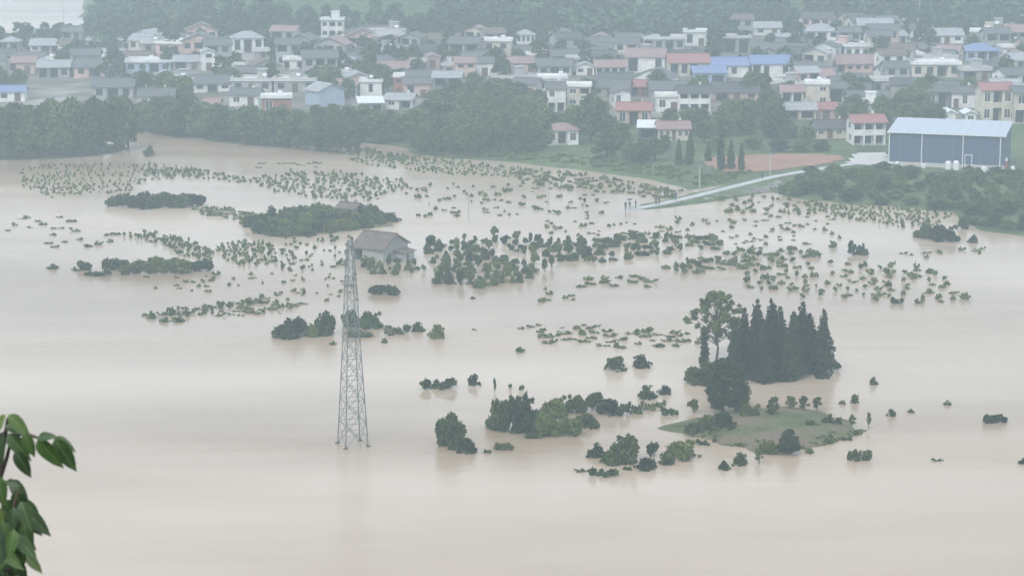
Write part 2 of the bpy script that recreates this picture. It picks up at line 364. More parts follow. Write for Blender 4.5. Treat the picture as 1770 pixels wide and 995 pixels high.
drape('village_ground', [(-60, 190), (-60, 84), (200, 70), (600, 72), (1000, 64), (1300, 46), (1830, 28), (1830, 214), (1700, 214), (1560, 215), (1480, 200), (1340, 212), (1240, 204), (1040, 206), (930, 196), (740, 192), (560, 196), (300, 194), (100, 182)], 'trodden_ground', 0.06, 'dull trodden ground and paved lanes between the village houses', step=2.5)
drape('embankment', [(1120, 356), (1200, 343), (1280, 324), (1345, 309), (1360, 318), (1330, 333), (1260, 343), (1190, 351), (1140, 357)], 'trodden_ground', 0.05, 'bare grey-brown embankment slope below the lane', step=1.0)
# concrete lane with a raised edge
def road_mesh():
    pts = []
    for a, c in zip(ROAD[:-1], ROAD[1:]):
        for k in range(6): pts.append(a + (c - a) * k / 6)
    pts.append(ROAD[-1]); pts = np.array(pts); mb = MB(); rows = []
    for i, p in enumerate(pts):
        t = pts[min(i + 1, len(pts) - 1)] - pts[max(i - 1, 0)]; n_ = np.array((-t[1], t[0], 0)); n_ /= np.linalg.norm(n_)
        rows.append([p + n_ * 1.0 + (0, 0, -0.25), p + n_ * 1.0, p - n_ * 1.0, p - n_ * 1.0 + (0, 0, -0.25)])
    V = [tuple(q) for r_ in rows for q in r_]; Fc = []
    for i in range(len(rows) - 1):
        for k in range(3): Fc.append((4 * i + k, 4 * i + k + 1, 4 * i + 4 + k + 1, 4 * i + 4 + k))
    mb.V, mb.F = V, Fc
    return mb.build('road', 'road_concrete')
tag(road_mesh(), 'pale concrete lane running down into the flood', None, None, 'structure')

def mound(name, polypx, top, mat, label):
    P = np.array([G(x, y)[:2] for x, y in polypx]); n = len(P); Q = []
    for i in range(n):                                        # rounder outline
        for k in range(9):
            t = k / 9; p0, p1, p2, p3 = P[i - 1], P[i], P[(i + 1) % n], P[(i + 2) % n]
            Q.append(0.5 * (2 * p1 + (p2 - p0) * t + (2 * p0 - 5 * p1 + 4 * p2 - p3) * t * t + (3 * p1 - p0 - 3 * p2 + p3) * t ** 3))
    Q = np.array(Q); c = Q.mean(0); V, Fc = [], []; rings = [(1.06, -0.35), (1.0, 0.06), (0.93, 0.30 * top), (0.75, 0.6 * top), (0.5, 0.85 * top), (0.25, top)]
    for s_, z in rings:
        for q in Q:
            p = c + (q - c) * s_ * (.96 + .24 * (vnoise(q[:1], q[1:], 2.6, 4)[0] - 0.5) + .12 * (vnoise(q[:1], q[1:], 1.1, 8)[0] - 0.5))
            V.append((p[0], p[1], z + (0.18 * (vnoise(p[:1], p[1:], 2.5, 6)[0] - 0.5) if z > 0.1 else 0)))
    V.append((c[0], c[1], top)); N = len(Q)
    for r_ in range(len(rings) - 1):
        for i in range(N): Fc.append((r_ * N + i, r_ * N + (i + 1) % N, (r_ + 1) * N + (i + 1) % N, (r_ + 1) * N + i))
    for i in range(N): Fc.append(((len(rings) - 1) * N + i, (len(rings) - 1) * N + (i + 1) % N, len(V) - 1))
    me = bpy.data.meshes.new(name); me.from_pydata(V, [], Fc); me.materials.append(MATS[mat]); me.update()
    me.polygons.foreach_set('use_smooth', np.ones(len(Fc), bool))
    bm = bmesh.new(); bm.from_mesh(me); bmesh.ops.recalc_face_normals(bm, faces=bm.faces); bm.to_mesh(me); bm.free()
    return tag(link(bpy.data.objects.new(name, me)), label, None, None, 'structure')
mound('island', [(1150, 737), (1205, 718), (1290, 706), (1360, 704), (1425, 710), (1470, 730), (1498, 746), (1440, 764), (1385, 778), (1310, 781), (1235, 765)], 0.85, 'island_soil', 'low brown and green island of bare soil among the drowned trees')
mound('island', [(418, 390), (470, 378), (560, 372), (640, 374), (690, 386), (600, 400), (500, 409), (450, 402)], 0.5, 'island_soil', 'low scrubby island around the half-sunk shed')

# ------------------------------------------------------------------ leaf clouds
def leaves(rg, C, R, n, size, squash=1.0, up=0.0, elong=1.7):
    """n leaf faces scattered in balls (C centres, R radii)."""
    k = rg.integers(0, len(C), n) if np.ndim(R) == 0 else rg.choice(len(C), n, p=(R ** 2) / np.sum(R ** 2))
    d = rg.normal(size=(n, 3)); d /= np.linalg.norm(d, axis=1)[:, None]
    rad = (rg.random(n) ** 0.45)[:, None] * (R if np.ndim(R) == 0 else R[k][:, None])
    off = d * rad; off[:, 2] *= squash
    P = C[k] + off
    a = rg.normal(size=(n, 3)); a[:, 2] *= 0.6; a /= np.linalg.norm(a, axis=1)[:, None]
    b_ = rg.normal(size=(n, 3)); b_[:, 2] += up; b_ = np.cross(a, b_); b_ /= np.linalg.norm(b_, axis=1)[:, None]
    s = size * (0.65 + 0.7 * rg.random(n))[:, None]
    V = np.empty((n, 4, 3)); V[:, 0] = P - a * s * elong * 0.5; V[:, 1] = P + b_ * s * 0.5; V[:, 2] = P + a * s * elong * 0.5; V[:, 3] = P - b_ * s * 0.5
    return V.reshape(-1, 3)
def limb_mesh(name, segs, mat='bark', n=5):
    mb = MB()
    for a, c, r0, r1 in segs: mb.bar(a, c, r0, n, r1)
    return mb.mesh(name, mat)
def tree_proto(seed, h, w, nlump, nleaf, lsize, mat, low=0.25, spread=0.8, lump=0.30, thick=1.0):
    """broadleaf: trunk with limbs reaching into separate leaf lumps."""
    rg = np.random.default_rng(seed); C = []; 
    for i in range(nlump):
        t = low + (1 - low) * ((i + 0.6 * rg.random()) / nlump)
        prof = math.sin(math.pi * min(0.97, 0.16 + 0.80 * ((t - low) / (1 - low)) ** 0.85)) ** 0.7
        a = i * 2.4 + rg.random() * 0.9; r_ = w / 2 * spread * prof * (0.35 + 0.65 * rg.random())
        C.append((math.cos(a) * r_, math.sin(a) * r_, h * t * 0.93))
    C.append((0.03 * w, 0, h * 0.90)); C = np.array(C); R = w * lump * (0.55 + 0.55 * rg.random(len(C))) * 0.8; R[-1] *= 0.7
    crown = mesh_np('crown', leaves(rg, C, R, nleaf, lsize, 0.75), 4, [mat])
    tr = (w * 0.03 + 0.05) * thick; segs = []; prev = np.array((0, 0, -0.6)); pr = tr * 1.3
    for k in range(1, 6):
        q = np.array(((rg.random() - .5) * w * 0.06, (rg.random() - .5) * w * 0.06, h * 0.88 * k / 5)); r_ = tr * (1.15 - 0.2 * k)
        segs.append((prev, q, pr, r_)); prev, pr = q, r_
    for i in range(len(C)):
        z0 = max(0.10 * h, C[i][2] * 0.62); segs.append(((0, 0, z0), tuple(C[i]), tr * 0.42, tr * 0.12))
    return crown, limb_mesh('trunk', segs)
def conifer_proto(seed, h, w, nleaf, mat='needle', lsize=0.38):
    rg = np.random.default_rng(seed); C = []; R = []; segs = [((0, 0, -0.8), (0, 0, h * 0.97), 0.16, 0.03)]
    tiers = 15
    for i in range(tiers):
        t = 0.10 + 0.88 * i / (tiers - 1); prof = (1 - t) ** 0.72 * min(1, 0.6 + 2.4 * t) * 1.05; r_ = w / 2 * prof * (0.6 + 0.65 * rg.random()); nb = 6 if t < 0.8 else 3
        for k in range(nb):
            a = k * 2 * math.pi / nb + i * 1.3 + rg.random() * 0.6; q = r_ * (0.30 + 0.65 * rg.random())
            C.append((math.cos(a) * q, math.sin(a) * q, h * t - 0.12 * q)); R.append(0.18 * w * (0.42 + 0.9 * prof) * 0.85)
            segs.append(((0, 0, h * t - 0.1), (math.cos(a) * r_ * 0.85, math.sin(a) * r_ * 0.85, h * t - 0.3 * r_), 0.04, 0.015))
    C.append((0, 0, h * 0.985)); R.append(0.05 * w)
    C, R = np.array(C), np.array(R)
    return mesh_np('crown', leaves(rg, C, R, nleaf, lsize, 1.25, 0, 2.2), 4, [mat]), limb_mesh('trunk', segs)
TREES = {}
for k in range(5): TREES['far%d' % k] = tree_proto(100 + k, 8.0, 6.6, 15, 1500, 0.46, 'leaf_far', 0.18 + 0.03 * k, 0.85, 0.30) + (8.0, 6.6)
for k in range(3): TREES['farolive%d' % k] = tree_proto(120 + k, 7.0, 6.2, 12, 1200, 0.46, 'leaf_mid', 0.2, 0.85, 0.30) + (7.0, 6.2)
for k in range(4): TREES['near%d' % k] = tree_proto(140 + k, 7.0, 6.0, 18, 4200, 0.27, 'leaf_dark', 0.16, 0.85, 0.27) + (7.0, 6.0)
for k in range(3): TREES['sapling%d' % k] = tree_proto(160 + k, 3.0, 2.4, 8, 520, 0.22, 'leaf_mid', 0.42, 0.85, 0.27) + (3.0, 2.4)
for k in range(4): TREES['fir%d' % k] = conifer_proto(180 + k, 11.0, 4.2, 4200, 'needle', 0.27) + (11.0, 4.2)
TREES['poplar'] = conifer_proto(190, 6.0, 1.3, 900, 'leaf_dark', 0.24) + (6.0, 1.3)
TREES['cypress'] = conifer_proto(191, 7.0, 2.2, 1100, 'leaf_dark', 0.4) + (7.0, 2.2)
TREES['loose'] = tree_proto(208, 10.0, 8.0, 58, 4200, 0.25, 'leaf_mid', 0.36, 1.0, 0.105, .55) + (10.0, 8.0)
NTREE = {}
def tree(kind, pos, h, w, label, cat='tree', group=None, name=None, rz=None):
    cr, tk, h0, w0 = TREES[kind]
    nm = name or ('conifer' if kind.startswith('fir') or kind in ('cypress', 'poplar') else 'broadleaf_tree')
    o = empty(nm, (pos[0], pos[1], max(pos[2], -0.05) - 0.05), rnd.random() * 6.28 if rz is None else rz, (w / w0, w / w0, h / h0))
    tag(o, label, cat, group)
    link(bpy.data.objects.new('crown', cr), o); link(bpy.data.objects.new('trunk', tk), o)
    return o
def tree_px(kind, px, py, hpx, wpx, label, **k):
    p = T(px, py); s = ppm(p); return tree(kind, p, hpx / s, wpx / s, label, **k)
FAR = ['far0', 'far1', 'far2', 'far3', 'far4']
def belt(pts, label, group, kinds=FAR, cat='tree', name=None):
    """pts: (px, py_base, h_px, w_px); labels count from the left."""
    for i, (x, y, h, w) in enumerate(sorted(pts)):
        tree_px(kinds[int(rnd.random() * len(kinds))], x, y, h, w, label.replace('#', ordinal(i)), cat=cat, group=group, name=name)
def along(line, n, h, w, jx=6, jy=4):
    line = np.array(line, float); xs = np.linspace(line[0, 0], line[-1, 0], n); ys = np.interp(xs, line[:, 0], line[:, 1])
    return [(x + rnd.uniform(-jx, jx), y + rnd.uniform(-jy, jy), rnd.uniform(*h), rnd.uniform(*w)) for x, y in zip(xs, ys)]

# ------------------------------------------------------------------ lattice pylon
def pylon():
    base = G(610, 768); s = ppm(base); side = 2.75; rot = math.radians(24)
    Hm = 20.0
    for _ in range(30):
        y = to_px(base + (0, 0, Hm))[1]; Hm += (y - 415) / s
    root = empty('transmission_pylon', base, rot)
    tag(root, 'tall grey steel lattice power pylon standing in the flood', 'pylon')
    zf = [0, .115, .225, .33, .43, .52, .60, .675, .745, .81, .87, .93, 1.0]
    hw = lambda f: side / 2 * float(np.interp(f, [0, .5, .78, .90, 1], [1, .58, .40, .27, .17]))
    cs = [(-1, -1), (1, -1), (1, 1), (-1, 1)]
    P = lambda c, f: (c[0] * hw(f), c[1] * hw(f), f * Hm)
    for c in cs:
        mb = MB()
        mb.bar((c[0] * hw(0) * 1.03, c[1] * hw(0) * 1.03, -1.2), P(c, 0), .085)
        for a, b_ in zip(zf[:-1], zf[1:]): mb.bar(P(c, a), P(c, b_), .072 - .03 * a, 4, .072 - .03 * b_)
        mb.build('leg', 'galvanised', root)
        fb = MB(); fx, fy = c[0] * hw(0) * 1.02, c[1] * hw(0) * 1.02
        fb.poly([(fx + math.cos(t) * r_, fy + math.sin(t) * r_, z) for z, r_ in ((-.5, .34), (.05, .30), (.12, .16)) for t in np.linspace(0, 5.4976, 8)],
                [(i + 8 * k, (i + 1) % 8 + 8 * k, (i + 1) % 8 + 8 * k + 8, i + 8 * k + 8) for k in range(2) for i in range(8)] + [tuple(range(16, 24))])
        fb.build('footing', 'debris', root)
    for k in range(4):
        c0, c1 = cs[k], cs[(k + 1) % 4]
        for i, (a, b_) in enumerate(zip(zf[:-1], zf[1:])):
            r_ = .036 if i < 6 else .03
            for q0, q1 in ((P(c0, a), P(c1, b_)), (P(c1, a), P(c0, b_)), (P(c0, b_), P(c1, b_))):
                mb = MB(); mb.bar(q0, q1, r_); mb.build('brace', 'galvanised', root)
            if i < 4:                                         # secondary struts from mid brace to the legs
                mid = tuple((np.array(P(c0, a)) + P(c1, b_)) / 2); h_ = (a + b_) / 2
                for c in (c0, c1):
                    mb = MB(); mb.bar(mid, P(c, h_), .024); mb.build('strut', 'galvanised', root)
    for f, L in ((.79, 1.9), (.865, 1.6), (.94, 1.25)):
        for sg in (-1, 1):
            mb = MB(); z = f * Hm; w_ = hw(f); tip = (0, sg * L, z + .15)
            for x_ in (-w_, w_):
                mb.bar((x_, sg * w_, z), tip, .035); mb.bar((x_, sg * w_, z + .75), tip, .03)
            for t in (.33, .66):
                mb.bar((-w_ * (1 - t), sg * (w_ + (L - w_) * t), z + .1 * t), (w_ * (1 - t), sg * (w_ + (L - w_) * t), z + .1 * t), .025)
            arm = mb.build('crossarm', 'galvanised', root)
            ib = MB(); ib.bar(tip, (tip[0], tip[1], tip[2] - .95), .02)
            for j in range(5): ib.bar((tip[0], tip[1], tip[2] - .2 - .15 * j), (tip[0], tip[1], tip[2] - .27 - .15 * j), .12, 8, .06)
            ib.build('insulator', 'insulator', arm)
pylon()

# ------------------------------------------------------------------ houses
PANE = MB(); PANE.box(-.5, .5, 0, .04, 0, 1); PANE_ME = {k: PANE.mesh('pane', k) for k in ('glass', 'door_wood')}
def frame_mesh():
    mb = MB(); t = .06
    mb.box(-.5, -.5 + t, -.03, .03, 0, 1); mb.box(.5 - t, .5, -.03, .03, 0, 1)
    mb.box(-.5 + t, .5 - t, -.03, .03, 0, t); mb.box(-.5 + t, .5 - t, -.03, .03, 1 - t, 1); mb.box(-.03, .03, -.03, .03, t, 1 - t)
    return mb.mesh('frame', 'white_paint')
FRAME_ME = frame_mesh()
FOOT = []
def house(pos, W, D, hm, roof, rc, wc, yaw, label, name='village_house', group=None, bays=None, near=False, sink=1.6, pitch=.42, over=.5, side_windows=True):
    root = empty(name, pos, yaw); tag(root, label, 'house', group); FOOT.append((pos[0], pos[1], max(W, D) * .55))
    st = max(1, round(hm / 3.1)); sh = hm / st; nb = max(1, round(W / 3.4)); bw = W / nb; rec = min(1.5, D * .3)
    if bays is None:
        bays = []
        for k in range(st):
            row = ['w' if rnd.random() < .72 else 'o' for _ in range(nb)]
            if nb >= 3 and rnd.random() < .7: row[nb // 2] = 'o'
            if k == 0: row[nb // 2] = 'd' if row[nb // 2] == 'w' else row[nb // 2]
            bays.append(row)
    wl = MB(); h2 = W / 2; t = .22
    wl.box(-h2, h2, rec, D, -sink, hm)                                      # core
    for sg in (-1, 1): wl.box(*((-h2, -h2 + t) if sg < 0 else (h2 - t, h2)), t, rec, -sink, hm)
    wl.box(-h2, h2, 0, t, -sink, 0)
    for k in range(st): wl.box(-h2 + t, h2 - t, t, rec, k * sh - .16, k * sh + .02)
    wl.box(-h2 + t, h2 - t, t, rec, hm - .14, hm - .002)
    wins = []
    for k in range(st):
        row = bays[min(k, len(bays) - 1)]; n_ = len(row); bw = W / n_
        for j, c in enumerate(row):
            x0 = -h2 + j * bw; x1 = x0 + bw; z0 = k * sh; z1 = z0 + sh
            if c == 'b': wl.box(x0, x1, 0, t, z0, z1); continue
            ww = {'w': min(1.7, bw * .58), 'd': min(1.6, bw * .6), 'o': bw * .84}[c]
            zb = {'w': .95, 'd': .03, 'o': (.9 if k > 0 else .03)}[c]; zt = {'w': sh - .55, 'd': min(2.3, sh - .4), 'o': sh - .42}[c]
            xa, xb = (x0 + x1 - ww) / 2, (x0 + x1 + ww) / 2
            wl.box(x0, xa, 0, t, z0, z1); wl.box(xb, x1, 0, t, z0, z1)
            wl.box(xa, xb, 0, t, z0, z0 + zb); wl.box(xa, xb, 0, t, z0 + zt, z1)
            if c in 'wd': wins.append((c, (xa + xb) / 2, ww, z0 + zb, zt - zb, .12))
            else: wins.append(('w', (xa + xb) / 2, ww * .8, z0 + .25, sh - .85, rec - .05))
    rise = D / 2 * pitch
    if roof == 'gable':
        wl.poly([(-h2, 0, hm), (-h2, D, hm), (-h2, D / 2, hm + rise - .08), (h2, 0, hm), (h2, D, hm), (h2, D / 2, hm + rise - .08)], [(0, 2, 1), (3, 4, 5), (0, 3, 5, 2), (4, 1, 2, 5)])
    elif roof == 'front':
        riseW = W / 2 * pitch
        wl.poly([(-h2, 0, hm), (h2, 0, hm), (0, 0, hm + riseW - .08), (-h2, D, hm), (h2, D, hm), (0, D, hm + riseW - .08)], [(0, 1, 2), (3, 5, 4), (0, 2, 5, 3), (1, 4, 5, 2)])
    wl.build('wall', wc, root)
    for c, x_, ww, z_, hh, yy_ in wins:
        o = link(bpy.data.objects.new('window' if c == 'w' else 'door', PANE_ME['glass' if c == 'w' else 'door_wood']), root)
        o.location = (x_, yy_, z_); o.scale = (ww, 1, hh)
        if near and c == 'w' and yy_ < .2:
            f = link(bpy.data.objects.new('frame', FRAME_ME), o); f.location = (0, -.04, 0)
    if side_windows:
        for k in range(st):
            for sg in (-1, 1):
                if rnd.random() < .55:
                    o = link(bpy.data.objects.new('window', PANE_ME['glass']), root); o.rotation_euler = (0, 0, sg * math.pi / 2)
                    o.location = (sg * (h2 + .01), D * rnd.uniform(.4, .7), k * sh + 1.0); o.scale = (1.2, 1, 1.2)
    rf = MB(); th = .16
    if roof == 'gable':
        for sg in (0, 1):
            ye = -over if sg == 0 else D + over; ze = hm - over * pitch
            a = [(-h2 - over, ye, ze), (h2 + over, ye, ze), (h2 + over, D / 2, hm + rise), (-h2 - over, D / 2, hm + rise)]
            if sg: a = [a[1], a[0], a[3], a[2]]
            rf.hexa(a + [(p[0], p[1], p[2] + th) for p in a])
        rf.box(-h2 - over - .02, h2 + over + .02, D / 2 - .15, D / 2 + .15, hm + rise + th - .05, hm + rise + th + .12)
    elif roof == 'front':
        riseW = W / 2 * pitch
        for sg in (-1, 1):
            xe = sg * (h2 + over); ze = hm - over * pitch
            a = [(xe, -over, ze), (0, -over, hm + riseW), (0, D + over, hm + riseW), (xe, D + over, ze)]
            if sg > 0: a = a[::-1]
            rf.hexa(a + [(p[0], p[1], p[2] + th) for p in a])
    elif roof == 'hip':
        o_ = over; q = min(W, D) / 2 * .9; rz = hm + D / 2 * pitch * 1.15
        rf.poly([(-h2 - o_, -o_, hm - .05), (h2 + o_, -o_, hm - .05), (h2 + o_, D + o_, hm - .05), (-h2 - o_, D + o_, hm - .05), (-h2 + q, D / 2, rz), (h2 - q, D / 2, rz)],
                [(0, 1, 5, 4), (1, 2, 5), (2, 3, 4, 5), (3, 0, 4), (3, 2, 1, 0)])
    elif roof == 'shed':
        a = [(-h2 - over, -over, hm + .05), (h2 + over, -over, hm + .05), (h2 + over, D + over, hm + D * .18), (-h2 - over, D + over, hm + D * .18)]
        rf.hexa(a + [(p[0], p[1], p[2] + th) for p in a])
    else:
        rf.box(-h2 - .35, h2 + .35, -.45, D + .3, hm + .003, hm + .2)
        pb = MB(); e = .25
        for b_ in ((-h2 - e, h2 + e, -e - .1, -.1), (-h2 - e, h2 + e, D - .1, D + .1)): pb.box(*b_, hm + .2, hm + .75)
        for b_ in ((-h2 - e, -h2), (h2, h2 + e)): pb.box(*b_, -.1, D - .1, hm + .2, hm + .75)
        pb.build('parapet', 'white_wall' if wc != 'grey_wall' else 'concrete', root)
        if W > 5.5 and rnd.random() < .5:
            tb = MB(); x_ = rnd.uniform(0, h2 * .7); tb.bar((x_, D * .4, hm + .2), (x_, D * .4, hm + .8), .08, 6); tb.bar((x_ - .5, D * .4, hm + 1.2), (x_ + .5, D * .4, hm + 1.2), .42, 8); tb.build('water_tank', 'white_paint', root)
        if W > 6 and wc != 'brick_wall' and rnd.random() < .3:
            sb = MB(); x_ = rnd.uniform(-h2 * .5, h2 * .3); sb.box(x_, x_ + 2.4, D * .55, D * .9, hm + .2, hm + 2.4); sb.box(x_ - .2, x_ + 2.6, D * .5, D * .95, hm + 2.4, hm + 2.55)
            sb.build('stairhead', wc, root)
    rfo = rf.build('roof', rc, root)
    if roof == 'gable' and near:
        cb = MB(); cb.box(h2 * .4, h2 * .4 + .5, D * .6, D * .6 + .5, hm + rise * .5, hm + rise + .8); cb.build('chimney', wc, rfo)
    return root
def dist_house(xl, xr, yb, yt, roof, rc, wc, yaw=0, label=None, bays=None, D=None, near=False, **k):
    p = T((xl + xr) / 2, yb); s = ppm(p); W = (xr - xl) / s; hm = max(2.4, (yb - yt) / s)
    return house(p, W, D or min(9.0, max(5.5, W * .8)), hm, roof, rc, wc, math.radians(yaw), label, bays=bays, near=near, **k)

# the flooded house standing in the water
C0 = G(662, 455); wl_, dl_ = 5.9, 7.6; yaw0 = math.radians(-30); ax = np.array((math.cos(yaw0), math.sin(yaw0), 0))
fh = house(C0 - ax * wl_ / 2, wl_, dl_, 2.35, 'gable', 'brown_roof', 'grey_wall', yaw0, 'half-drowned grey house with brown gable roof behind the pylon',
           'flooded_house', bays=[['o', 'b', 'b']], near=False, pitch=.50, over=.45, side_windows=False, sink=1.5)
lt = MB(); lt.box(wl_ / 2 + .02, wl_ / 2 + 1.9, 3.2, 6.6, -1.4, 1.25); lt.build('annex', 'grey_wall', fh)
lr = MB(); a = [(wl_ / 2 + .03, 2.9, 1.62), (wl_ / 2 + 2.2, 2.9, 1.24), (wl_ / 2 + 2.2, 6.9, 1.24), (wl_ / 2 + .03, 6.9, 1.62)]
lr.hexa(a + [(p[0], p[1], p[2] + .12) for p in a]); lr.build('annex_roof', 'brown_roof', fh)
for y_, z_, w__ in ((2.0, .55, .8), (4.6, .2, .5)):
    o = link(bpy.data.objects.new('window', PANE_ME['glass']), fh); o.rotation_euler = (0, 0, math.pi / 2); o.location = (wl_ / 2 + (.02 if y_ < 3 else 1.92), y_, z_); o.scale = (w__, 1, .8)
pS = T(597, 374); hs = house(pS, 3.9, 3.6, 1.5, 'gable', 'brown_roof', 'grey_wall', math.radians(-28), 'small shed with brown roof poking out of the scrub island', 'shed', bays=[['b', 'w']], side_windows=False, pitch=.4, over=.35)
hs['category'] = 'shed'

# the blue warehouse
def warehouse():
    c = T(1535, 283); s = ppm(c); th = math.radians(-17); L = 23.6; Dp = 15.0; He = 6.7; Hr = 7.7
    root = empty('warehouse', c, th); tag(root, 'big blue steel warehouse with pale sheet roof behind the orchard', 'warehouse')
    w = MB(); w.box(0, L, 0, Dp, -1.5, He)
    w.poly([(0, 0, He), (0, Dp, He), (0, Dp, Hr), (L, 0, He), (L, Dp, He), (L, Dp, Hr)], [(0, 2, 1), (3, 4, 5), (0, 3, 5, 2), (4, 1, 2, 5)])
    w.build('wall', 'blue_wall', root)
    for k in range(24):                                       # standing seams of the wall sheets
        rb = MB(); x_ = (k + .5) * L / 24; rb.box(x_ - .05, x_ + .05, -.05, -.001, .1, He - .25); rb.build('seam', 'blue_wall', root)
    for sg in (0,):
        n_ = 12
        for k in range(n_):
            r_ = MB(); x0, x1 = -.3 + (L + .6) * k / n_, -.3 + (L + .6) * (k + 1) / n_ - .03
            ye = -.45 if sg == 0 else Dp + .45; a = [(x0, ye, He - .02), (x1, ye, He - .02), (x1, Dp + .3, Hr + .08), (x0, Dp + .3, Hr + .08)]
            if sg: a = [a[1], a[0], a[3], a[2]]
            r_.hexa(a + [(p[0], p[1], p[2] + .12) for p in a]); r_.build('roof_panel', 'steel_roof', root)
    g = MB(); g.box(-.35, L + .35, -.62, -.46, He - .16, He + .06); g.build('gutter', 'white_paint', root)
    for x_ in (.15, L * .29, L * .645, L * .965): d = MB(); d.bar((x_, -.2, 0), (x_, -.2, He - .1), .11, 6); d.build('downpipe', 'white_paint', root)
    for x_ in (L * .10, L * .335, L * .555, L * .80): d = MB(); d.box(x_ - .06, x_ + .06, -.10, -.06, .2, He - 1.2); d.build('trim', 'galvanised', root)
    pl = MB(); pl.box(-.1, L + .1, -.25, -.07, -1.2, .55); pl.build('plinth', 'concrete', root)
    for y_ in (4, 10):
        o = link(bpy.data.objects.new('window', PANE_ME['glass']), root); o.rotation_euler = (0, 0, math.pi / 2); o.location = (L + .01, y_, 1.4); o.scale = (2.2, 1, 1.3)
    FOOT.append((c[0] + 14, c[1] + 12, 21))
    R = Matrix.Rotation(th, 3, 'Z')
    def front(x_, y_): q = R @ Vector((x_, y_, 0)); return (c[0] + q[0], c[1] + q[1], float(hgt(c[0] + q[0], c[1] + q[1])[0]))
    # tanks and crates in front
    def tank(x_, w_, h_, label):
        w_, h_ = w_ * .85, h_ * .75
        o = empty('storage_tank', front(x_, -2.2), th); tag(o, label, 'tank', 'white tanks along the warehouse')
        b_ = MB()
        n_ = 10; rs = [(0, w_ * .46), (.08, w_ * .5), (h_ * .8, w_ * .5), (h_ * .95, w_ * .34), (h_, w_ * .12)]
        b_.poly([(math.cos(t) * r_, math.sin(t) * r_, z) for z, r_ in rs for t in np.linspace(0, 2 * math.pi, n_, endpoint=False)],
                [(i + n_ * k, (i + 1) % n_ + n_ * k, (i + 1) % n_ + n_ * (k + 1), i + n_ * (k + 1)) for k in range(len(rs) - 1) for i in range(n_)] + [tuple(range(n_ * 4, n_ * 5))])
        b_.build('body', 'white_paint', o); l = MB(); l.bar((0, 0, h_), (0, 0, h_ + .1), w_ * .13, 8); l.build('lid', 'galvanised', o)
    tank(.9, 1.0, 1.3, 'small white tank at the left corner of the blue warehouse')
    tank(2.2, 1.1, 1.6, 'white tank second from the left along the blue warehouse')
    tank(7.6, 1.0, 1.3, 'white tank under the second downpipe of the blue warehouse')
    tank(12.6, 1.5, 2.4, 'tall white tank, left of the pair mid warehouse')
    tank(14.2, 1.5, 2.6, 'tall white tank, right of the pair mid warehouse')
    tank(19.8, 1.3, 1.5, 'white tank near the right end of the blue warehouse')
    tank(25.6, 1.0, 2.0, 'slim white tank past the right corner of the warehouse')
    fr = empty('loading_frame', front(16.6, -2.0), th); tag(fr, 'pale steel gantry frame beside the tall white tanks', 'frame')
    for x_ in (-.7, .7): b_ = MB(); b_.bar((x_, 0, -.2), (x_, 0, 3.2), .08); b_.build('post', 'white_paint', fr)
    b_ = MB(); b_.bar((-.8, 0, 3.2), (.8, 0, 3.2), .08); b_.build('beam', 'white_paint', fr)
    b_ = MB(); b_.box(-.5, .5, -.4, .4, .0, 1.0); b_.build('hopper', 'white_paint', fr)
    gp = empty('fuel_post', front(24.3, -2.5), th); tag(gp, 'red and white marker post near the right end of the warehouse', 'post')
    b_ = MB(); b_.bar((0, 0, -.2), (0, 0, 2.4), .16, 6); b_.build('post', 'red_paint', gp); b_ = MB(); b_.bar((0, 0, 2.4), (0, 0, 3.1), .2, 6); b_.build('cap', 'white_paint', gp)
warehouse()

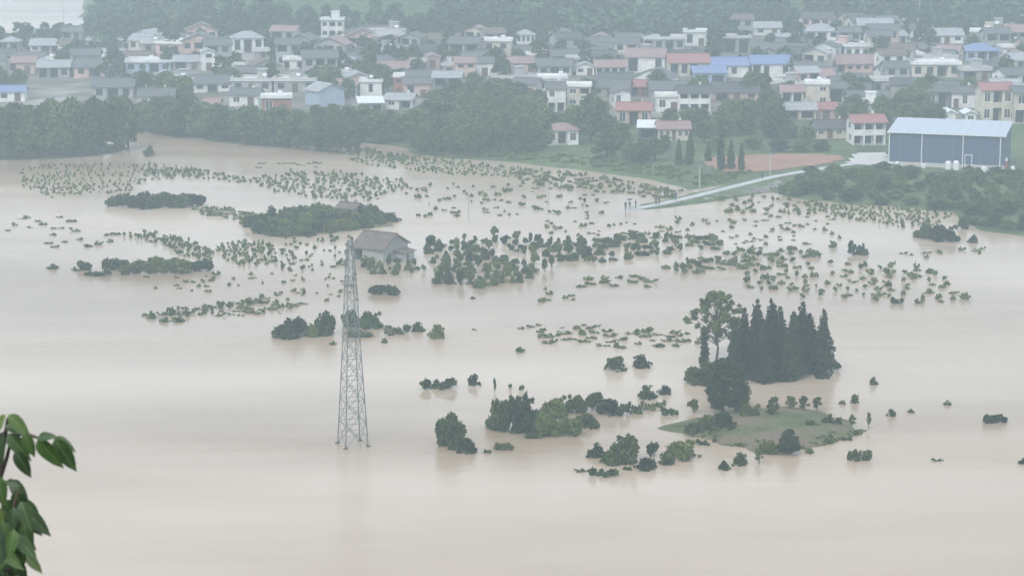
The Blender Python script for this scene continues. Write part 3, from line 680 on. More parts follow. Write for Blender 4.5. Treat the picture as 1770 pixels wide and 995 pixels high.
HOUSES = [
 # xl, xr, y_base, y_eave, roof, roof colour, wall colour, yaw, label, bays
 (1474, 1531, 251, 211, 'gable', 'red_roof', 'white_wall', 8, 'white two-storey house with red roof beside the blue warehouse', [['o', 'o', 'o'], ['o', 'o', 'o']]),
 (1411, 1474, 240, 222, 'gable', 'dark_roof', 'cream_wall', 4, 'low cream house with dark roof left of the white red-roofed house', [['w', 'd', 'w', 'w']]),
 (945, 1000, 251, 225, 'hip', 'pink_roof', 'white_wall', 6, 'white-framed house with dull red roof nearest the shore', [['w', 'o', 'w']]),
 (1066, 1124, 219, 190, 'gable', 'red_roof', 'pink_wall', -6, 'two-storey pink house with wide red roof above the big tree', [['w', 'o', 'w'], ['w', 'b', 'w']]),
 (1138, 1192, 243, 222, 'gable', 'pink_roof', 'cream_wall', 2, 'long low cream house behind the row of cypresses', [['w', 'w', 'd', 'w', 'w']]),
 (1104, 1134, 240, 228, 'shed', 'white_roof', 'blue_wall', -4, 'small blue shed with bright white roof', [['o']]),
 (1696, 1750, 212, 155, 'gable', 'red_roof', 'cream_wall', 6, 'three-storey cream house with red roof above the warehouse', [['w', 'o', 'w'], ['w', 'o', 'w'], ['o', 'w', 'w']]),
 (1229, 1293, 134, 113, 'gable', 'blue_roof', 'white_wall', 2, 'left one of the two white houses with bright blue roofs', [['o', 'w', 'w', 'b']]),
 (1300, 1366, 134, 110, 'gable', 'blue_roof', 'white_wall', 2, 'right one of the two white houses with bright blue roofs', [['o', 'w', 'b', 'w']]),
 (1200, 1255, 143, 131, 'shed', 'blue_roof', 'pale_blue_wall', 0, 'low shed with blue sheet roof below the blue-roofed pair', [['o', 'o']]),
 (1083, 1149, 126, 98, 'gable', 'pink_roof', 'white_wall', -4, 'bright white two-storey house with red tile roof', [['o', 'b', 'w'], ['w', 'b', 'w']]),
 (1157, 1226, 133, 108, 'gable', 'red_roof', 'cream_wall', 3, 'cream house with broad red roof left of the blue-roofed pair', [['o', 'w', 'o', 'b']]),
 (1030, 1083, 131, 116, 'gable', 'pink_roof', 'white_wall', 3, 'low white house with dull red roof and pillared front', [['o', 'o', 'o', 'o']]),
 (996, 1027, 131, 117, 'front', 'light_grey_roof', 'white_wall', 0, 'small white house showing its pointed gable', [['w', 'd']]),
 (1112, 1184, 88, 68, 'flat', 'white_roof', 'grey_wall', 0, 'long grey building with bright white roof edge uphill', None),
 (1182, 1222, 80, 56, 'flat', 'white_roof', 'white_wall', 0, 'white flat-roofed block at the end of the long uphill building', None),
 (893, 925, 77, 60, 'hip', 'light_grey_roof', 'white_wall', 4, 'small white house with four windows alone under the hill', [['w', 'w', 'w', 'w']]),
 (555, 594, 66, 36, 'flat', 'light_grey_roof', 'white_wall', 0, 'square white two-storey house standing alone high on the hillside', [['w', 'o', 'w'], ['w', 'o', 'w']]),
 (881, 930, 124, 110, 'gable', 'pink_roof', 'pink_wall', 0, None, None),
 (930, 988, 132, 114, 'gable', 'grey_roof', 'grey_wall', -5, None, None),
 (932, 980, 160, 136, 'flat', 'white_roof', 'white_wall', 5, None, [['w', 'b', 'b']]),
 (946, 978, 196, 153, 'gable', 'grey_roof', 'white_wall', 8, 'tall narrow white house above the shore trees', [['o', 'o'], ['w', 'b']]),
 (980, 1020, 187, 150, 'flat', 'white_roof', 'cream_wall', -4, None, [['w', 'w'], ['w', 'o']]),
 (1022, 1085, 168, 152, 'gable', 'grey_roof', 'grey_wall', -12, None, None),
 (1087, 1124, 166, 150, 'gable', 'red_roof', 'brick_wall', 0, None, None),
 (1126, 1195, 172, 156, 'gable', 'grey_roof', 'grey_wall', 3, None, None),
 (1062, 1090, 186, 160, 'front', 'grey_roof', 'white_wall', 10, 'white gable-end house beside the pink red-roofed house', [['w', 'b']]),
 (1135, 1175, 193, 168, 'flat', 'concrete', 'white_wall', 0, None, None),
 (1174, 1228, 194, 160, 'gable', 'dark_roof', 'white_wall', 4, 'wide two-storey white house with dark roof and pillared balconies', [['o', 'o', 'o'], ['o', 'o', 'o']]),
 (1235, 1312, 176, 160, 'gable', 'dark_roof', 'pink_wall', 2, None, None),
 (1351, 1388, 186, 158, 'gable', 'pink_roof', 'white_wall', 0, 'white two-storey house with open balconies near the village middle', [['o', 'o'], ['o', 'o']]),
 (1392, 1432, 183, 146, 'flat', 'white_roof', 'cream_wall', -6, None, [['b', 'w'], ['b', 'w']]),
 (1432, 1462, 180, 152, 'gable', 'grey_roof', 'white_wall', 4, None, None),
 (1355, 1410, 207, 194, 'gable', 'light_grey_roof', 'cream_wall', 0, None, None),
 (1410, 1446, 206, 192, 'gable', 'red_roof', 'pink_wall', 0, None, None),
 (1600, 1640, 186, 158, 'gable', 'grey_roof', 'grey_wall', 5, None, [['w', 'o'], ['w', 'b']]),
 (1645, 1690, 187, 160, 'gable', 'grey_roof', 'white_wall', 0, None, [['d', 'w', 'b'], ['w', 'b', 'o']]),
 (1752, 1800, 214, 160, 'gable', 'grey_roof', 'cream_wall', 6, None, None),
 (1460, 1503, 100, 82, 'flat', 'light_grey_roof', 'white_wall', 4, 'white flat-roofed house with three windows above the pink one', [['w', 'w', 'w']]),
 (1392, 1450, 70, 54, 'hip', 'light_grey_roof', 'white_wall', 0, None, None),
 (1609, 1665, 76, 61, 'gable', 'light_grey_roof', 'white_wall', 3, None, None),
 (1652, 1702, 48, 32, 'flat', 'white_roof', 'white_wall', 0, None, None),
 (1741, 1786, 40, 22, 'gable', 'light_grey_roof', 'white_wall', 5, None, [['w', 'w', 'w']]),
 (1668, 1728, 106, 88, 'hip', 'blue_roof', 'pale_blue_wall', 8, 'pale house with faded blue roof high in the right part', None),
 (1576, 1660, 134, 112, 'flat', 'white_roof', 'cream_wall', 0, 'long flat-roofed building with bright white roof edge', None),
 (1447, 1520, 126, 110, 'gable', 'pink_roof', 'pink_wall', 2, None, [['o', 'w', 'w', 'w', 'w']]),
 (1508, 1545, 164, 140, 'flat', 'white_roof', 'grey_wall', 0, None, None),
 (1540, 1572, 172, 146, 'gable', 'dark_roof', 'grey_wall', -8, None, None),
 (1663, 1715, 140, 122, 'flat', 'white_roof', 'grey_wall', 4, None, None),
 (1303, 1350, 62, 48, 'gable', 'light_grey_roof', 'white_wall', 0, None, None),
 (1252, 1297, 94, 66, 'flat', 'concrete', 'grey_wall', 0, 'plain grey block rising behind the blue-roofed pair', None),
 (1553, 1569, 76, 64, 'gable', 'light_grey_roof', 'white_wall', 20, None, None),
 (1633, 1652, 213, 199, 'front', 'white_roof', 'white_wall', 0, 'small white gabled outhouse behind the warehouse, left of two', [['b']]),
 (1668, 1687, 214, 199, 'front', 'white_roof', 'white_wall', 0, 'small white gabled outhouse behind the warehouse, right of two', [['w']]),
 (788, 822, 139, 108, 'gable', 'pink_roof', 'pink_wall', 8, None, None),
 (824, 852, 132, 108, 'gable', 'grey_roof', 'white_wall', 0, None, None),
 (735, 761, 118, 100, 'front', 'pink_roof', 'pink_wall', 4, None, None),
 (695, 745, 148, 134, 'gable', 'grey_roof', 'grey_wall', 0, None, None),
 (748, 796, 150, 134, 'gable', 'light_grey_roof', 'grey_wall', -6, None, None),
 (622, 660, 166, 142, 'flat', 'white_roof', 'white_wall', 0, None, [['b', 'w', 'b'], ['o', 'o', 'o']]),
 (681, 697, 166, 134, 'flat', 'concrete', 'brick_wall', 0, 'narrow red brick block between the white house and pink house', None),
 (699, 743, 171, 144, 'gable', 'grey_roof', 'pink_wall', 6, None, None),
 (664, 712, 189, 174, 'gable', 'light_grey_roof', 'white_wall', -15, None, None),
 (622, 662, 196, 184, 'shed', 'white_roof', 'grey_wall', 8, 'open shed with bright white sheet roof above the shore trees', [['o', 'o']]),
 (547, 600, 184, 156, 'front', 'light_grey_roof', 'pale_blue_wall', 38, 'pale blue hall with white gable end above the shore trees', [['b', 'b']]),
 (400, 470, 160, 140, 'flat', 'white_roof', 'grey_wall', 0, None, None),
 (474, 546, 160, 140, 'flat', 'white_roof', 'grey_wall', 0, None, None),
 (453, 503, 196, 170, 'flat', 'white_roof', 'brick_wall', 4, 'red-walled house with pale flat roof above the shore trees', None),
 (490, 524, 120, 104, 'flat', 'white_roof', 'white_wall', 0, 'small white house with open pillared front on the left slope', [['o', 'b', 'o']]),
 (440, 470, 104, 90, 'flat', 'white_roof', 'grey_wall', 0, None, None),
 (402, 456, 92, 66, 'hip', 'light_grey_roof', 'white_wall', 10, None, None),
 (335, 400, 160, 146, 'gable', 'grey_roof', 'white_wall', 12, None, None),
 (396, 446, 184, 164, 'gable', 'grey_roof', 'white_wall', -8, None, None),
 (354, 378, 200, 180, 'gable', 'pink_roof', 'brick_wall', 0, None, None),
 (300, 348, 122, 106, 'gable', 'light_grey_roof', 'grey_wall', 0, None, None),
 (351, 372, 122, 90, 'front', 'light_grey_roof', 'white_wall', 14, None, None),
 (217, 296, 126, 108, 'flat', 'white_roof', 'pale_blue_wall', 0, None, None),
 (160, 230, 172, 150, 'gable', 'grey_roof', 'grey_wall', 0, None, None),
 (240, 300, 190, 166, 'gable', 'grey_roof', 'cream_wall', 4, None, None),
 (-4, 42, 176, 158, 'gable', 'blue_roof', 'white_wall', 4, 'white house with blue roof at the far left edge', None),
 (52, 104, 92, 78, 'gable', 'light_grey_roof', 'pink_wall', 0, None, None),
 (150, 216, 88, 70, 'flat', 'white_roof', 'grey_wall', 0, None, None),
 (0, 32, 90, 72, 'hip', 'light_grey_roof', 'grey_wall', 0, None, None),
 (10, 60, 128, 108, 'gable', 'pink_roof', 'pink_wall', 0, None, None),
 (66, 120, 136, 116, 'gable', 'light_grey_roof', 'grey_wall', 6, None, None),
 (128, 200, 134, 116, 'gable', 'grey_roof', 'pink_wall', -4, None, None),
]
WORD = {'grey_roof': 'grey', 'dark_roof': 'dark', 'red_roof': 'red', 'pink_roof': 'dull red', 'blue_roof': 'blue', 'white_roof': 'white', 'light_grey_roof': 'pale grey', 'concrete': 'concrete', 'brown_roof': 'brown'}
WALL = {'white_wall': 'white', 'cream_wall': 'cream', 'pink_wall': 'pink', 'grey_wall': 'grey', 'brick_wall': 'red brick', 'blue_wall': 'blue', 'pale_blue_wall': 'pale blue'}
TYPE = {'gable': 'pitched', 'front': 'front-gabled', 'hip': 'hipped', 'flat': 'flat', 'shed': 'lean-to'}
VILLAGE = []
for h_ in HOUSES:
    xl, xr, yb, yt, roof, rc, wc, yaw, lab, bays = h_
    o = dist_house(xl, xr, yb, yt, roof, rc, wc, yaw, lab, bays, near=yb > 180)
    VILLAGE.append((o, (xl + xr) / 2, yb, roof, rc, wc, (yb - yt)))
fr_ = random.Random(21); tries = 0; nfill = 0
while nfill < 175 and tries < 9000:
    tries += 1
    x = fr_.uniform(-15, 1790); y = fr_.uniform(58 if x > 1280 else 88, 206 if x > 980 else 172 if x > 280 else 150)
    p = T(x, y)
    if any(math.hypot(p[0] - a, p[1] - b_) < r_ + 3.0 for a, b_, r_ in FOOT): continue
    s = ppm(p); w = fr_.uniform(5.5, 10) * s; hh = fr_.choice([3.1, 3.3, 5.8, 6.1]) * s
    if (x < 160 and y < 84) or any(q[0] < x + w / 2 and q[1] > x - w / 2 and y > q[2] and y - hh - 12 < q[2] - 5 for q in HOUSES): continue
    roof = fr_.choice(['gable', 'gable', 'gable', 'gable', 'flat', 'front']); rc = fr_.choice(['grey_roof', 'grey_roof', 'dark_roof', 'light_grey_roof', 'grey_roof', 'pink_roof', 'brown_roof', 'grey_roof'])
    if roof == 'flat': rc = fr_.choice(['concrete', 'white_roof', 'concrete'])
    wc = fr_.choice(['white_wall', 'grey_wall', 'cream_wall', 'grey_wall', 'pink_wall', 'grey_wall'])
    o = dist_house(x - w / 2, x + w / 2, y, y - hh, roof, rc, wc, fr_.uniform(-26, 26), None); nfill += 1
    VILLAGE.append((o, x, y, roof, rc, wc, hh))
ROWS = [(0, 66, 'topmost'), (66, 86, 'second'), (86, 104, 'third'), (104, 122, 'fourth'), (122, 140, 'fifth'), (140, 158, 'sixth'), (158, 176, 'seventh'), (176, 194, 'eighth'), (194, 218, 'ninth'), (218, 300, 'lowest')]
for lo, hi, nm in ROWS:
    row = sorted([v for v in VILLAGE if lo <= v[2] < hi], key=lambda v: v[1])
    for i, (o, x, y, roof, rc, wc, hh) in enumerate(row):
        o['group'] = 'village houses'
        if not o.get('label'): o['label'] = '%s house with %s %s roof, %s from left in the %s row' % (WALL[wc], WORD[rc], TYPE[roof], ordinal(i), nm + ('' if nm in ('topmost', 'lowest') else ' highest'))

# ------------------------------------------------------------------ trees
g1 = along([(-8, 273), (110, 272), (160, 267), (226, 257)], 17, (80, 104), (46, 64), 6, 2) + along([(0, 262), (215, 252)], 13, (72, 88), (46, 60), 7, 3)
belt(g1, 'dense green tree, # from left in the flooded grove at left', 'trees of the flooded grove at left')
g2 = along([(244, 229), (330, 236), (470, 252)], 17, (48, 68), (38, 54), 6, 3) + along([(270, 222), (480, 236)], 13, (40, 56), (36, 50), 8, 4)
belt(g2, 'green tree, # from left in the shore belt right of the grove', 'trees of the shore belt right of the grove')
g3 = along([(490, 254), (560, 262), (612, 262)], 10, (52, 72), (40, 56), 5, 3) + along([(480, 238), (720, 244)], 15, (44, 62), (40, 54), 8, 5)
belt(g3, 'green tree, # from left in the belt above the white reeds', 'trees of the middle shore belt')
for o in [o for o in bpy.data.objects if o.get('group') == 'trees of the middle shore belt']: o['label'] = o['label'].replace('above the white reeds', 'on the middle shore')
g4 = along([(725, 262), (800, 266), (935, 262)], 13, (50, 74), (44, 62), 6, 4) + along([(725, 242), (940, 236)], 13, (46, 66), (42, 60), 7, 6) + along([(735, 220), (930, 212)], 9, (40, 50), (38, 52), 7, 4)
belt(g4, 'green tree, # from left in the wood left of the white-framed house', 'trees left of the white-framed house')
tree_px('far2', 1022, 246, 84, 66, 'big spreading tree right of the white-framed house', group=None)
tree_px('far1', 1050, 272, 46, 60, 'broad tree on the shore below the pink house')
tree_px('farolive0', 1076, 252, 40, 44, 'yellow-green tree in front of the pink house')
g5 = [(1110, 282, 44, 40), (1132, 276, 40, 36), (1090, 280, 36, 40), (1150, 262, 30, 30), (1218, 248, 40, 44), (1250, 236, 36, 44), (1290, 232, 32, 40), (1330, 238, 34, 44), (1365, 240, 28, 40), (1395, 246, 30, 40), (1300, 258, 26, 44), (1345, 262, 24, 46), (1240, 262, 26, 36), (1385, 262, 22, 38), (1420, 262, 22, 36), (1210, 222, 36, 40), (1258, 212, 34, 42), (1290, 206, 26, 36)]
belt(g5, 'green tree, # from left among those above the red soil field', 'trees above the red soil field')
belt([(1561, 192, 40, 38), (1585, 196, 44, 44), (1608, 204, 30, 34), (1565, 214, 36, 40), (1590, 214, 34, 38)], 'tree # from left between white house and warehouse roof', 'trees behind the warehouse')
belt([(1173, 285, 46, 13), (1192, 284, 54, 17), (1224, 279, 36, 12), (1246, 293, 62, 15), (1263, 292, 52, 14), (1281, 294, 48, 12)], 'slim dark cypress, # from left by the red soil field', 'cypresses by the red soil field', ['cypress'], name='cypress')
# orchard between the lane and the flood, right
RF = random.Random(5); g6 = []
for k in range(520):
    x = RF.uniform(1335, 1800); y = RF.uniform(296, 404)
    top = np.interp(x, [1335, 1400, 1480, 1540, 1800], [335, 302, 300, 300, 306]); bot = np.interp(x, [1335, 1400, 1560, 1640, 1690, 1800], [336, 343, 357, 364, 392, 404])
    if not top < y < bot: continue
    if any(abs(x - q[0]) < 15 and abs(y - q[1]) < 6.5 for q in g6): continue
    g6.append((x, y, RF.uniform(13, 27), RF.uniform(22, 42)))
belt(g6, 'orchard tree, # from left, between warehouse and flood', 'orchard trees between the warehouse and the flood', ['far0', 'farolive0', 'farolive1', 'farolive2', 'farolive0', 'far4'], name='orchard_tree')
# trees standing between the houses
VT = random.Random(9); pts = []
for k in range(6000):
    x = VT.uniform(-20, 1800); y = VT.uniform(44, 236 if x > 740 else 180 if x > 260 else 168); p = T(x, y)
    if p[2] < .4 or any(math.hypot(p[0] - a, p[1] - b_) < r_ * .8 + 1.4 for a, b_, r_ in FOOT) or any(math.hypot(p[0] - q[0], p[1] - q[1]) < 5.5 for q in pts): continue
    if 1195 < x < 1545 and y > 255 or x < 160 and y < 72: continue
    if any(q[0] - 12 < x < q[1] + 12 and y > q[2] and y - 40 < q[2] - 6 for q in HOUSES): continue
    pts.append(p)
    if len(pts) >= 460: break
VR = [(0, 70, 'top'), (70, 95, 'second'), (95, 120, 'third'), (120, 145, 'fourth'), (145, 170, 'fifth'), (170, 200, 'sixth'), (200, 300, 'seventh')]
pp = sorted([(to_px(p), p) for p in pts], key=lambda t: -t[0][1])
near_, rest_ = pp[:95], pp[95:]
for lo, hi, nm in VR:
    for i, (q, p) in enumerate(sorted([t for t in near_ if lo <= t[0][1] < hi], key=lambda t: t[0][0])):
        tree((FAR + ['farolive0', 'farolive1'])[int(VT.random() * 7)], p, VT.uniform(4.2, 7.6), VT.uniform(5, 8), 'village tree between the houses, %s from left in the %s band' % (ordinal(i), nm), group='trees between the village houses')
def tree_mass(name, label, spots, seeds, nl, ls, mat='leaf_far'):
    rg = np.random.default_rng(5); prot = []
    for sd_ in seeds:
        me_ = tree_proto(sd_, 8, 7.5, 10, nl, ls, mat, .1, .85, .30)[0]; V0 = np.empty(len(me_.vertices) * 3); me_.vertices.foreach_get('co', V0); prot.append(V0.reshape(-1, 3))
    out = []
    for X, Y, z, k in spots:
        v = prot[rg.integers(len(prot))] * (k, k, k * rg.uniform(.8, 1.2)); a = rg.random() * 6.28; c, s_ = math.cos(a), math.sin(a)
        out.append(np.stack([v[:, 0] * c - v[:, 1] * s_ + X, v[:, 0] * s_ + v[:, 1] * c + Y, v[:, 2] + z - .3], 1))
    tag(link(bpy.data.objects.new(name, mesh_np(name, np.concatenate(out), 4, [mat]))), label, 'trees', None, 'stuff')
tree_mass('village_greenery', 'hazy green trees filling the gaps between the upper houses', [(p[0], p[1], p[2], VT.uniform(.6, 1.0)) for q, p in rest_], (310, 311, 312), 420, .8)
# hill wood: one far mass
def hill_wood():
    rg = np.random.default_rng(77); sp_ = []
    while len(sp_) < 2100:
        Y = rg.uniform(672, 1250) if rg.random() < .8 else rg.uniform(660, 780); X = rg.uniform(-.25, .25) * Y; z = float(hgt(X, Y)[0])
        if z < 1.0 or X / Y < -.176 or vnoise(np.array([X]), np.array([Y]), 38, 31)[0] < .36: continue
        if Y < 820 and any(math.hypot(X - a, Y - b_) < r_ + 4 for a, b_, r_ in FOOT): continue
        sp_.append((X, Y, z, rg.uniform(.7, 1.25)))
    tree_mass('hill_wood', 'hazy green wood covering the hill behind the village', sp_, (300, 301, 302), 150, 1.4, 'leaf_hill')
hill_wood()

# conifer stand and the trees round the island
CF = [(1270, 646, 96), (1287, 654, 130), (1305, 640, 120), (1318, 660, 118), (1336, 652, 142), (1352, 640, 118), (1368, 656, 132), (1386, 646, 126), (1401, 638, 98), (1420, 644, 120), (1340, 626, 100), (1372, 628, 96), (1326, 636, 104), (1394, 634, 84)]
for i, (x, y, h) in enumerate(sorted(CF)):
    cf_ = tree_px('fir%d' % (i % 4), x, y, h * rnd.uniform(.9, 1.04), rnd.uniform(36, 46), ('lone-edged dark conifer at the right end of the drowned stand' if x == 1420 else 'tall dark conifer, %s from left in the drowned stand' % ordinal(i)), group='conifers of the drowned stand'); cf_.rotation_euler = (rnd.uniform(-.04, .04), rnd.uniform(-.04, .04), cf_.rotation_euler[2])
tree_px('loose', 1238, 622, 128, 104, 'tall airy tree with bare trunk left of the dark conifers', rz=.6)
tree_px('poplar', 1217, 632, 66, 17, 'thin upright tree below the tall airy tree', name='slim_tree')
tree_px('near0', 1250, 712, 98, 82, 'bushy green tree at the left end of the bare island')
tree_px('near1', 1276, 712, 62, 50, 'lower green tree leaning right on the bare island')
tree_px('near2', 1222, 664, 40, 52, 'dark green tree behind the bushy island tree')
for i, (x, y, h, w, kd, lb) in enumerate([(1335, 728, 44, 30, 'sapling0', 'young tree with thin trunk on the back edge of the island'), (1366, 712, 30, 24, 'sapling1', 'small round tree, first of two at the back shore'), (1390, 712, 30, 24, 'sapling2', 'small round tree, second of two at the back shore'),
        (1412, 712, 28, 22, 'sapling0', 'small tree with one bare trunk at the back shore'), (1501, 742, 32, 10, 'sapling1', 'thin little tree at the right tip of the island'), (1364, 784, 46, 42, 'near3', 'round green tree at the front edge of the island'),
        (1472, 738, 24, 18, 'sapling2', 'small tree near the right tip of the island'), (1434, 738, 24, 16, 'sapling0', 'sapling right of the middle of the island'), (1400, 744, 20, 26, 'sapling1', 'low green tree in the middle of the island'), (1312, 800, 26, 20, 'sapling2', 'small tree drowned in front of the island')]):
    tree_px(kd, x, y, h, w, lb, name='small_tree')

# ------------------------------------------------------------------ shrubs in the water
def shrub_np(seed, kind, n, ls):
    rg = np.random.default_rng(seed); thin = .92 if n < 300 else 1.0
    if kind == 'dome':
        C = np.array([(math.cos(a) * r_, math.sin(a) * r_, z) for a, r_, z in zip(rg.random(13) * 6.28, .62 * rg.random(13) ** .5, .12 + .52 * rg.random(13))]); C[:, 2] *= (1.25 - np.hypot(C[:, 0], C[:, 1])); R = .26 + .14 * rg.random(13)
        ex = np.array([(math.cos(a) * r_, math.sin(a) * r_, z) for a, r_, z in zip(rg.random(12) * 6.28, .55 + .36 * rg.random(12), .06 + .30 * rg.random(12) ** 1.5)] + [(.22 * rg.normal(), .22 * rg.normal(), .55 + .28 * rg.random()) for _ in range(6)])
        C = np.concatenate([C, ex]); R = np.concatenate([R, .09 + .08 * rg.random(len(ex))])
    elif kind == 'stem':
        C = np.array([(math.cos(a) * r_, math.sin(a) * r_, z) for a, r_, z in zip(rg.random(8) * 6.28, .55 * rg.random(8), .45 + .38 * rg.random(8))]); R = .24 + .16 * rg.random(8)
    elif kind == 'rag':
        C = np.array([(x, .8 * (rg.random() - .5), z) for x, z in zip(np.linspace(-.85, .85, 9) + .1 * rg.normal(size=9), .08 + .45 * rg.random(9) ** 1.4)]); R = .14 + .17 * rg.random(9)
    else:
        C = np.array([(x, .3 * (rg.random() - .5), .22 + .24 * rg.random() * (1 - x * x)) for x in np.linspace(-.72, .72, 12)]); R = .26 + .06 * rg.random(12)
    V = leaves(rg, C, R * thin * (.6 + .6 * rg.random(len(C))), n, ls, .85); V[:, 2] = np.maximum(V[:, 2], -.12)
    V[:, 2] *= 1.0 / np.quantile(V[:, 2], .995)
    Q = [V]; mi = [np.zeros(len(V) // 4, int)]
    st = []
    for c in C[:6]:                                            # woody stems as three-sided blades
        a = np.array((c[0] * .25, c[1] * .25, -.25)); d = np.array((.035, .02, 0)); e = np.array((-.02, .035, 0))
        st += [a - d, a + d, c + d * .4, c - d * .4, a - e, a + e, c + e * .4, c - e * .4]
    Q.append(np.array(st)); mi.append(np.ones(len(st) // 4, int))
    return np.concatenate(Q), np.concatenate(mi)
LEAFMAT = {'d': 'leaf_dark', 'm': 'leaf_mid', 'o': 'leaf_olive'}
SHR = {}
for ki, kind in enumerate(('dome', 'stem', 'rag', 'flat')):
    for v in range(5):
        for lod, n, ls in (('big', 2000, .115), ('mid', 420, .18), ('small', 100, .28)):
            V, mi = shrub_np(400 + 10 * ki + v + {'big': 0, 'mid': 40, 'small': 80}[lod], kind, n, ls); SHR[kind, v, lod] = (V, mi)
SHRM = {}
def shrub_mesh(kind, v, lod, mt):
    key = (kind, v, lod, mt)
    if key not in SHRM:
        V, mi = SHR[kind, v, lod]; SHRM[key] = mesh_np('shrub', V, 4, [LEAFMAT[mt], 'bark'], mi)
    return SHRM[key]
S = []                                                        # (px, py, w, h, kind, colour, label, group)
def one(x, y, w, h, kind, mt, label): S.append((x, y, w, h, kind, mt, label, None))
SR = random.Random(33)
def inside(poly, x, y):
    c = False; n = len(poly)
    for i in range(n):
        (ax, ay), (bx, by) = poly[i], poly[(i + 1) % n]
        if (ay > y) != (by > y) and x < (bx - ax) * (y - ay) / (by - ay) + ax: c = not c
    return c
def patch(poly, n, w, h, kinds, mts, label, group, gap=.55):
    xs = [p[0] for p in poly]; ys = [p[1] for p in poly]; got = []; t = 0
    if max(w) < 25: n = int(n * 1.35); w = (w[0] * .82, w[1] * .9)
    while len(got) < n and t < n * 40:
        t += 1; x, y = SR.uniform(min(xs), max(xs)), SR.uniform(min(ys), max(ys))
        if not inside(poly, x, y): continue
        ww = SR.uniform(*w) * (.75 + .5 * SR.random())
        if any(abs(x - a) < gap * (ww + b_) / 2 and abs(y - c) < gap * .5 * (ww + b_) / 2 for a, c, b_ in got): continue
        got.append((x, y, ww)); S.append((x, y, ww, SR.uniform(*h), SR.choice(kinds), SR.choice(mts), label, group))
def rows(poly, d, along_, between, w, h, kinds, mts, label, group, drop=.15, jit=.25):
    along_ *= .82; between = (between[0] * .9, between[1] * .9); w = (w[0] * .8, w[1] * .88)
    xs = [p[0] for p in poly]; ys = [p[1] for p in poly]; L = math.hypot(*d); ux, uy = d[0] / L, d[1] / L
    cx, cy = (min(xs) + max(xs)) / 2, (min(ys) + max(ys)) / 2; R_ = max(max(xs) - min(xs), max(ys) - min(ys))
    nx_, ny_ = between
    for i in range(-200, 201):
        ox, oy = cx + nx_ * i, cy + ny_ * i
        if abs(nx_ * i) > R_ + 80 or abs(ny_ * i) > R_ + 80: continue
        for j in range(int(-R_ / along_), int(R_ / along_) + 1):
            x = ox + ux * along_ * j + SR.gauss(0, jit * along_); y = oy + uy * along_ * j + SR.gauss(0, jit * along_ * .35)
            if SR.random() < drop or not inside(poly, x, y): continue
            S.append((x, y, SR.uniform(*w) * (.8 + .4 * SR.random()), SR.uniform(*h), SR.choice(kinds), SR.choice(mts), label, group))
def rect(x0, x1, y0, y1): return [(x0, y0), (x1, y0), (x1, y1), (x0, y1)]
